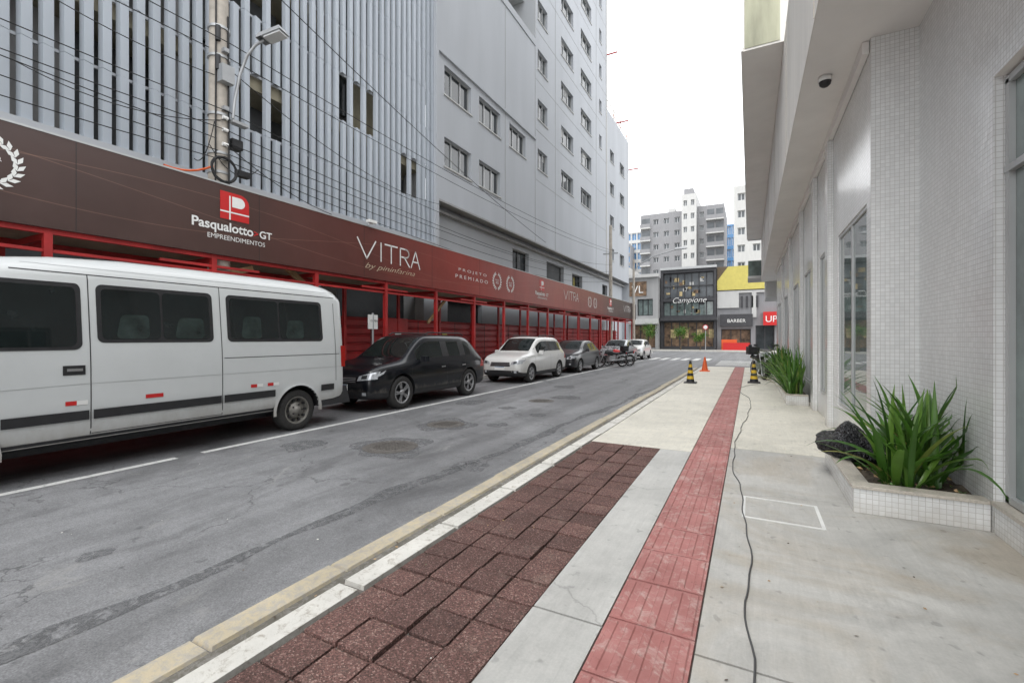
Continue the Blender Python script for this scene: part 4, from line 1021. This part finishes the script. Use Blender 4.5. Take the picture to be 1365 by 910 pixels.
    for sg in (1, -1):
        mb.box(sg * 1.14 - .08, sg * 1.14 + .08, .45, .53, 1.45, 1.80, 'black'); mb.box(sg * 1.02 - .06, sg * 1.02 + .06, .48, .52, 1.55, 1.60, 'black')
        mb.box(sg * .7 - .18, sg * .7 + .16, -.58, -.45, .85, 1.05, 'head')
    mb.box(-.012, .012, 5.885, 5.9, .8, 2.3, 'black'); mb.box(-.72, -.15, 5.885, 5.90, 1.5, 2.2, 'carglass'); mb.box(.15, .72, 5.885, 5.90, 1.5, 2.2, 'carglass')
    mb.box(-.6, .6, 1.3, 5.5, .25, .5, 'black'); mb.cyl((-.9, 4.86, .35), (.9, 4.86, .35), .06, .06, 'black')
    mb.obj("bumpers", e, .02)
van((XC - 1.0, .42, RZ))

def moto(loc, rot, k):
    e = empty("parked_motorcycle", loc, rot); mb = MB()
    for y in (0, 1.3):
        mb.lathe((0, y, .31), 'x', [(.24, -.045), (.29, -.045), (.31, -.02), (.31, .02), (.29, .045), (.24, .045)], 'rubber', 24)
        mb.lathe((0, y, .31), 'x', [(.05, -.03), (.05, .03)], 'rim', 10); mb.lathe((0, y, .31), 'x', [(.24, -.03), (.225, 0), (.24, .03)], 'rim', 24)
        for i in range(6):
            a = i * pi / 3; mb.cyl((0, y, .31), (0, y + .24 * cos(a), .31 + .24 * sin(a)), .01, .01, 'rim', 6)
    for s in (-.08, .08):
        mb.cyl((s, 0, .31), (s, .28, .95), .022, .022, 'rim', 8); mb.cyl((s, 1.3, .31), (s, .75, .42), .02, .02, 'black', 8); mb.cyl((s, 1.25, .35), (s, 1.05, .72), .02, .02, 'rim', 8)
    mb.cyl((-.33, .36, 1.02), (.33, .36, 1.02), .014, .014, 'black', 8)
    for s in (-1, 1): mb.cyl((s * .33, .36, 1.02), (s * .36, .30, 1.2), .008, .008, 'black', 6); mb.box(s * .38 - .06, s * .38 + .06, .29, .31, 1.17, 1.25, 'black')
    mb.cyl((0, .3, .9), (0, .62, .5), .03, .03, 'black', 8); mb.box(-.12, .12, .5, .85, .32, .6, 'galv'); mb.cyl((.14, .6, .35), (.15, 1.35, .42), .035, .05, 'galv', 10)
    mb.obj("frame", e)
    rings = [(.32, [(0, .72), (.05, .74), (.06, .82), (0, .9)]), (.45, [(0, .66), (.12, .72), (.13, .86), (0, .98)]), (.7, [(0, .62), (.12, .68), (.11, .82), (0, .9)]), (.85, [(0, .66), (.09, .70), (.1, .76), (0, .80)]), (1.2, [(0, .68), (.11, .72), (.11, .78), (0, .82)]), (1.5, [(0, .72), (.06, .76), (.06, .82), (0, .88)])]
    vs = []; fs = []
    for y, p in rings: vs += [(x, y, z) for x, z in p] + [(-x, y, z) for x, z in p[-2:0:-1]]
    for i in range(len(rings) - 1):
        for j in range(6): fs.append((i * 6 + j, i * 6 + (j + 1) % 6, (i + 1) * 6 + (j + 1) % 6, (i + 1) * 6 + j))
    m2 = MB(); m2.mesh(vs, fs[:12], k, True); m2.mesh(vs, fs[12:], 'black', True); m2.box(-.07, .07, .16, .26, .82, .96, 'head'); m2.box(-.05, .05, -.2, .22, .63, .65, k); m2.box(-.06, .06, 1.5, 1.56, .72, .8, 'tail')
    if k == 'black': m2.box(-.2, .2, 1.25, 1.6, .86, 1.16, 'black')
    m2.obj("fairing", e, .01)
moto((-7.3, 24.4, RZ), -.9, 'black'); moto((-7.2, 25.5, RZ), -1.0, 'redprint'); moto((-7.3, 26.6, RZ), -.8, 'cargrey')

def cone(name, x, y, h, r, k1, k2, z=0):
    mb = MB(); mb.tbox(x - r * 1.5, x + r * 1.5, y - r * 1.5, y + r * 1.5, z, z + .04, .01, 'black' if 'black' in (k1, k2) else k1)
    n = 7
    for i in range(n):
        t0, t1 = i / n, (i + 1) / n; f = lambda t: r * (1 - t) + .035 * t
        mb.lathe((x, y, z + .04), 'z', [(f(t0), t0 * (h - .04)), (f(t1), t1 * (h - .04))], k1 if i % 2 == 0 else k2, 20)
    mb.lathe((x, y, z + h), 'z', [(.035, 0), (.03, .02), (.001, .02)], k1, 16); mb.obj(name)
cone("warning_cone", -1.76, 16.2, .72, .13, 'black', 'yellow'); cone("warning_cone", .12, 17.2, .72, .13, 'black', 'yellow'); cone("traffic_cone", -1.8, 22.2, .62, .14, 'orange', 'orange')
moto((.45, 18.6, 0), .25, 'black'); moto((.62, 20.2, 0), .2, 'cargrey')

sg_ = empty("street_sign"); mb = MB(); mb.cyl((-9.42, 9.55, 0), (-9.42, 9.55, 2.2), .03, .03, 'galv', 10); mb.box(-9.44, -9.40, 9.38, 9.72, 1.75, 2.15, 'white'); mb.obj("post", sg_)
text("15 MIN", 9.42, 1.95, .26, -9.392, 'black', sg_)

# ------------------------------------------------------------------ END OF STREET
TY = lambda Y: (lambda a, z, d: (a, Y + d, z))
eb = empty("glass_restaurant_building"); mb = MB()
wall(mb, TY(62), -10.4, -3.7, 0, 10.4, [(-10.1, -4.0, .3, 3.6, 'warm', 5), (-10.1, -4.0, 4.3, 6.2, 'shopglass', 6), (-10.1, -4.0, 6.6, 9.9, 'farglass', 6)], 'shopdark', kf='shopdark', depth=.5, fr=.12)
mb.box(-10.4, -3.7, 62.6, 72, 0, 10.4, 'shopdark')
for x in (-10.4, -3.7): mb.face([(x, 62, 0), (x, 62.6, 0), (x, 62.6, 10.4), (x, 62, 10.4)], 'shopdark')
mb.box(-10.5, -3.6, 61.4, 61.95, 3.7, 4.1, 'shopdark'); mb.box(-10.45, -3.65, 61.8, 61.95, 10.3, 10.6, 'alu'); mb.box(-10.1, -4.0, 62.36, 62.44, 8.1, 8.25, 'shopdark')
for x in (-9.2, -7.6, -6.0, -4.6): mb.box(x, x + .6, 62.44, 62.49, 1.5, 2.6, 'lit')
for i in range(34):
    x = U(-10, -4.3); z = U(4.5, 9.4); mb.box(x, x + U(.15, .6), 62.45, 62.49, z, z + U(.1, .6), random.choice(['warm', 'lit', 'towerwhite', 'shopdark']))
mb.obj("facade", eb)
o = text("Campione", 0, 0, 4.0, 0, 'white', eb, rot=(pi / 2, 0, 0), loc=(-9.0, 61.9, 6.0), off=-.01); o.data.shear = .4
eb2 = empty("angular_shop_building"); mb = MB()
wall(mb, TY(61), -16.5, -10.5, 0, 9.4, [(-13.8, -10.9, .2, 3.2, 'warm', 2), (-13.2, -11.2, 4.4, 6.6, 'shopglass', 2)], 'wallg2', kf='black', depth=.4, fr=.1)
mb.box(-16.5, -10.5, 61.5, 72, 0, 9.4, 'wallg2'); mb.box(-16.7, -10.45, 60.4, 61, 3.3, 4.0, 'towerwhite'); mb.box(-16.7, -10.45, 60.6, 61.6, 9.4, 9.8, 'towerwhite')
mb.box(-14.2, -12.0, 60.9, 60.98, 7.0, 8.9, 'warm')
mb.obj("facade", eb2); text("VL", 0, 0, 1.5, 0, 'white', eb2, rot=(pi / 2, 0, 0), loc=(-13.9, 60.85, 7.4))
eb3 = empty("corner_shop_building"); mb = MB()
wall(mb, TY(62.5), -3.65, 12, 0, 7.4, [(-3.2, .1, .1, 2.6, 'warm', 2), (.6, 2.6, .1, 3.0, 'glass', 1), (4, 8, .1, 3, 'shopglass', 2)], 'towergrey', kf='shopdark', depth=.5, fr=.1)
mb.box(-3.65, 12, 63.1, 75, 0, 7.4, 'towergrey'); mb.box(-3.62, 4.5, 62.2, 75, 7.41, 10.3, 'yellowwall'); mb.box(-3.3, 0.3, 62.1, 62.4, 2.9, 4.4, 'shopdark')
mb.mesh([(-3.63, 62.18, 10.31), (-3.63, 62.18, 8.6), (-2.4, 62.18, 10.31)], [(0, 1, 2)], 'bark')
mb.box(1.4, 3.2, 61.9, 62.4, 3.0, 4.6, 'redprint'); mb.box(-3.62, -1.2, 62.3, 62.45, 5.2, 7.0, 'towerwhite'); mb.box(-3.1, -1.4, 61.4, 61.8, 0.02, 1.3, 'orange'); mb.box(-2.9, 0, 61.0, 61.3, .02, .9, 'redprint')
mb.box(.2, .7, 62.3, 62.45, 4, 7, 'towerwhite'); mb.box(-3.65, 12, 62.3, 62.45, 7.0, 7.3, 'towerwhite')
for i in range(4): mb.box(-1 + i * .55, -.75 + i * .55, 62.3, 62.45, 5.2, 6.6, 'shopdark')
mb.obj("facade", eb3); text("UP", 0, 0, 1.2, 0, 'white', eb3, rot=(pi / 2, 0, 0), loc=(1.6, 61.88, 3.4)); text("BARBER", 0, 0, 2.0, 0, 'white', eb3, rot=(pi / 2, 0, 0), loc=(-2.5, 62.08, 3.4))
def tower(name, Y, x0, x1, h, cols_, rows_, kw, kg='farglass', depth=15, accent=None, fy=.42, fxr=.5, z00=0):
    e = empty(name); mb = MB(); ops = []; cw = (x1 - x0) / cols_; rh = (h - 1) / rows_
    for i in range(cols_):
        for j in range(rows_):
            if accent and i in accent: continue
            a = x0 + cw * i + cw * (1 - fxr) / 2; z = rh * j + rh * .3 + 0.5
            ops.append((a, a + cw * fxr, z, z + rh * fy))
    wall(mb, TY(Y), x0, x1, z00, h, ops, kw, kg=kg, kf='alu', depth=.4, fr=.12)
    mb.box(x0, x1, Y + .5, Y + depth, z00, h, kw)
    for x in (x0, x1): mb.face([(x, Y, z00), (x, Y + .5, z00), (x, Y + .5, h), (x, Y, h)], kw)
    mb.face([(x0, Y, h), (x1, Y, h), (x1, Y + .5, h), (x0, Y + .5, h)], kw)
    if accent:
        for i in accent:
            for j in range(rows_):
                z = rh * j + .5
                mb.box(x0 + cw * i, x0 + cw * (i + 1), Y - 1.0, Y - .02, z, z + .25, 'towerwhite'); mb.box(x0 + cw * i, x0 + cw * (i + 1), Y - 1.0, Y - .9, z + .25, z + 1.1, 'towergrey'); mb.box(x0 + cw * i + .2, x0 + cw * (i + 1) - .2, Y - .05, Y - .01, z + .3, z + rh * .85, 'farglass')
    mb.obj("facade", e); return e
tower("apartment_building", 110, -23.0, -13.6, 30.5, 4, 10, 'towergrey', accent=(0,))
tower("apartment_building", 108, -13.55, -10.5, 33.5, 2, 11, 'towerwhite')
tower("apartment_building", 110, -10.45, -5.0, 31.0, 3, 10, 'towergrey', accent=(1, 2))
mb = MB(); mb.box(-13.2, -11.2, 109, 113, 33.5, 35, 'towergrey'); mb.box(-17, -15.5, 112, 116, 30.5, 31.8, 'towerwhite'); mb.obj("rooftop_water_tank")
tower("office_tower", 150, -38, -30.8, 36, 4, 11, 'towerwhite', kg='blue', fxr=.8, fy=.7)
tower("office_tower", 145, -44, -33.5, 31, 6, 10, 'towergrey', kg='blue', fxr=.8, fy=.7)
tower("office_tower", 140, -7.4, -3.0, 33, 3, 10, 'blue', kg='blue', fxr=.8, fy=.7)
tower("apartment_building", 92, -2.6, 12, 29, 6, 9, 'towerwhite')
tower("apartment_building", 100, 14, 30, 38, 6, 12, 'towergrey')
tower("apartment_building", 80, -40, -19, 14, 8, 4, 'towerwhite')
def tree(x, y, h, r, n=700):
    e = empty("street_tree", (x, y, 0)); mb = MB(); mb.cyl((0, 0, 0), (.1, 0, h * .55), .09, .06, 'bark', 10)
    br = []
    for i in range(8):
        a = U(0, 6.28); p = (r * .6 * cos(a), r * .6 * sin(a), h * U(.6, .92)); mb.cyl((.1, 0, h * U(.4, .55)), p, .04, .015, 'bark', 6); br.append(p)
    mb.obj("trunk", e); m2 = MB()
    for i in range(n):
        b = random.choice(br); p = Vector(b) + Vector((random.gauss(0, r * .28), random.gauss(0, r * .28), random.gauss(0, r * .22)))
        d = Vector((U(-1, 1), U(-1, 1), U(-1, 1))).normalized() * .11; q_ = d.cross(Vector((U(-1, 1), U(-1, 1), 1))).normalized() * .05
        m2.face([p - d, p + q_, p + d, p - q_], 'leaf')
    m2.obj("crown", e)
tree(-7.6, 59.5, 2.8, 1.0); tree(-5.4, 60, 2.2, .8); tree(-11.8, 59.5, 3.2, 1.1)
ts = empty("traffic_sign"); mb = MB(); mb.cyl((-4.6, 57.6, 0), (-4.6, 57.6, 3.0), .04, .04, 'galv', 8); mb.cyl((-4.6, 57.52, 2.75), (-4.6, 57.55, 2.75), .3, .3, 'redprint', 20); mb.cyl((-4.6, 57.515, 2.75), (-4.6, 57.519, 2.75), .22, .22, 'white', 20); mb.obj("post_and_disc", ts)

# ------------------------------------------------------------------ LIGHT / WORLD / CAMERA
SE, SR = radians(62), radians(205)
w = bpy.data.worlds.new("World"); scene.world = w; w.use_nodes = True; nt = w.node_tree; bg = nt.nodes['Background']
sky = nt.nodes.new("ShaderNodeTexSky"); sky.sky_type = 'NISHITA'; sky.sun_disc = False; sky.sun_elevation = SE; sky.sun_rotation = SR; sky.air_density = 1.0; sky.dust_density = 4.0
hs = nt.nodes.new("ShaderNodeHueSaturation"); hs.inputs['Saturation'].default_value = 0.12; hs.inputs['Value'].default_value = 1.5; nt.links.new(sky.outputs[0], hs.inputs['Color'])
c = mixc(nt, 0.75, hs.outputs[0], (19.9, 20.2, 20.6))
nt.links.new(c, bg.inputs[0]); bg.inputs[1].default_value = 0.14
sd = bpy.data.lights.new("sun", 'SUN'); sd.energy = 1.4; sd.angle = radians(25); sd.color = (1, .98, .95)
so = bpy.data.objects.new("sun", sd); COL.objects.link(so)
dirv = Vector((sin(SR) * cos(SE), cos(SR) * cos(SE), sin(SE)))
so.rotation_euler = dirv.to_track_quat('Z', 'Y').to_euler(); so.location = (0, -5, 30)
cd = bpy.data.cameras.new("camera"); cam = bpy.data.objects.new("camera", cd); COL.objects.link(cam)
cd.lens = 16; cd.sensor_width = 36; cd.clip_start = .05; cd.clip_end = 2000; cd.shift_y = -0.0035
cam.location = (0, 0, 1.5); cam.rotation_euler = (radians(90), 0, radians(27.6)); scene.camera = cam
scene.view_settings.view_transform = 'Standard'; scene.view_settings.look = 'None'; scene.view_settings.exposure = 0
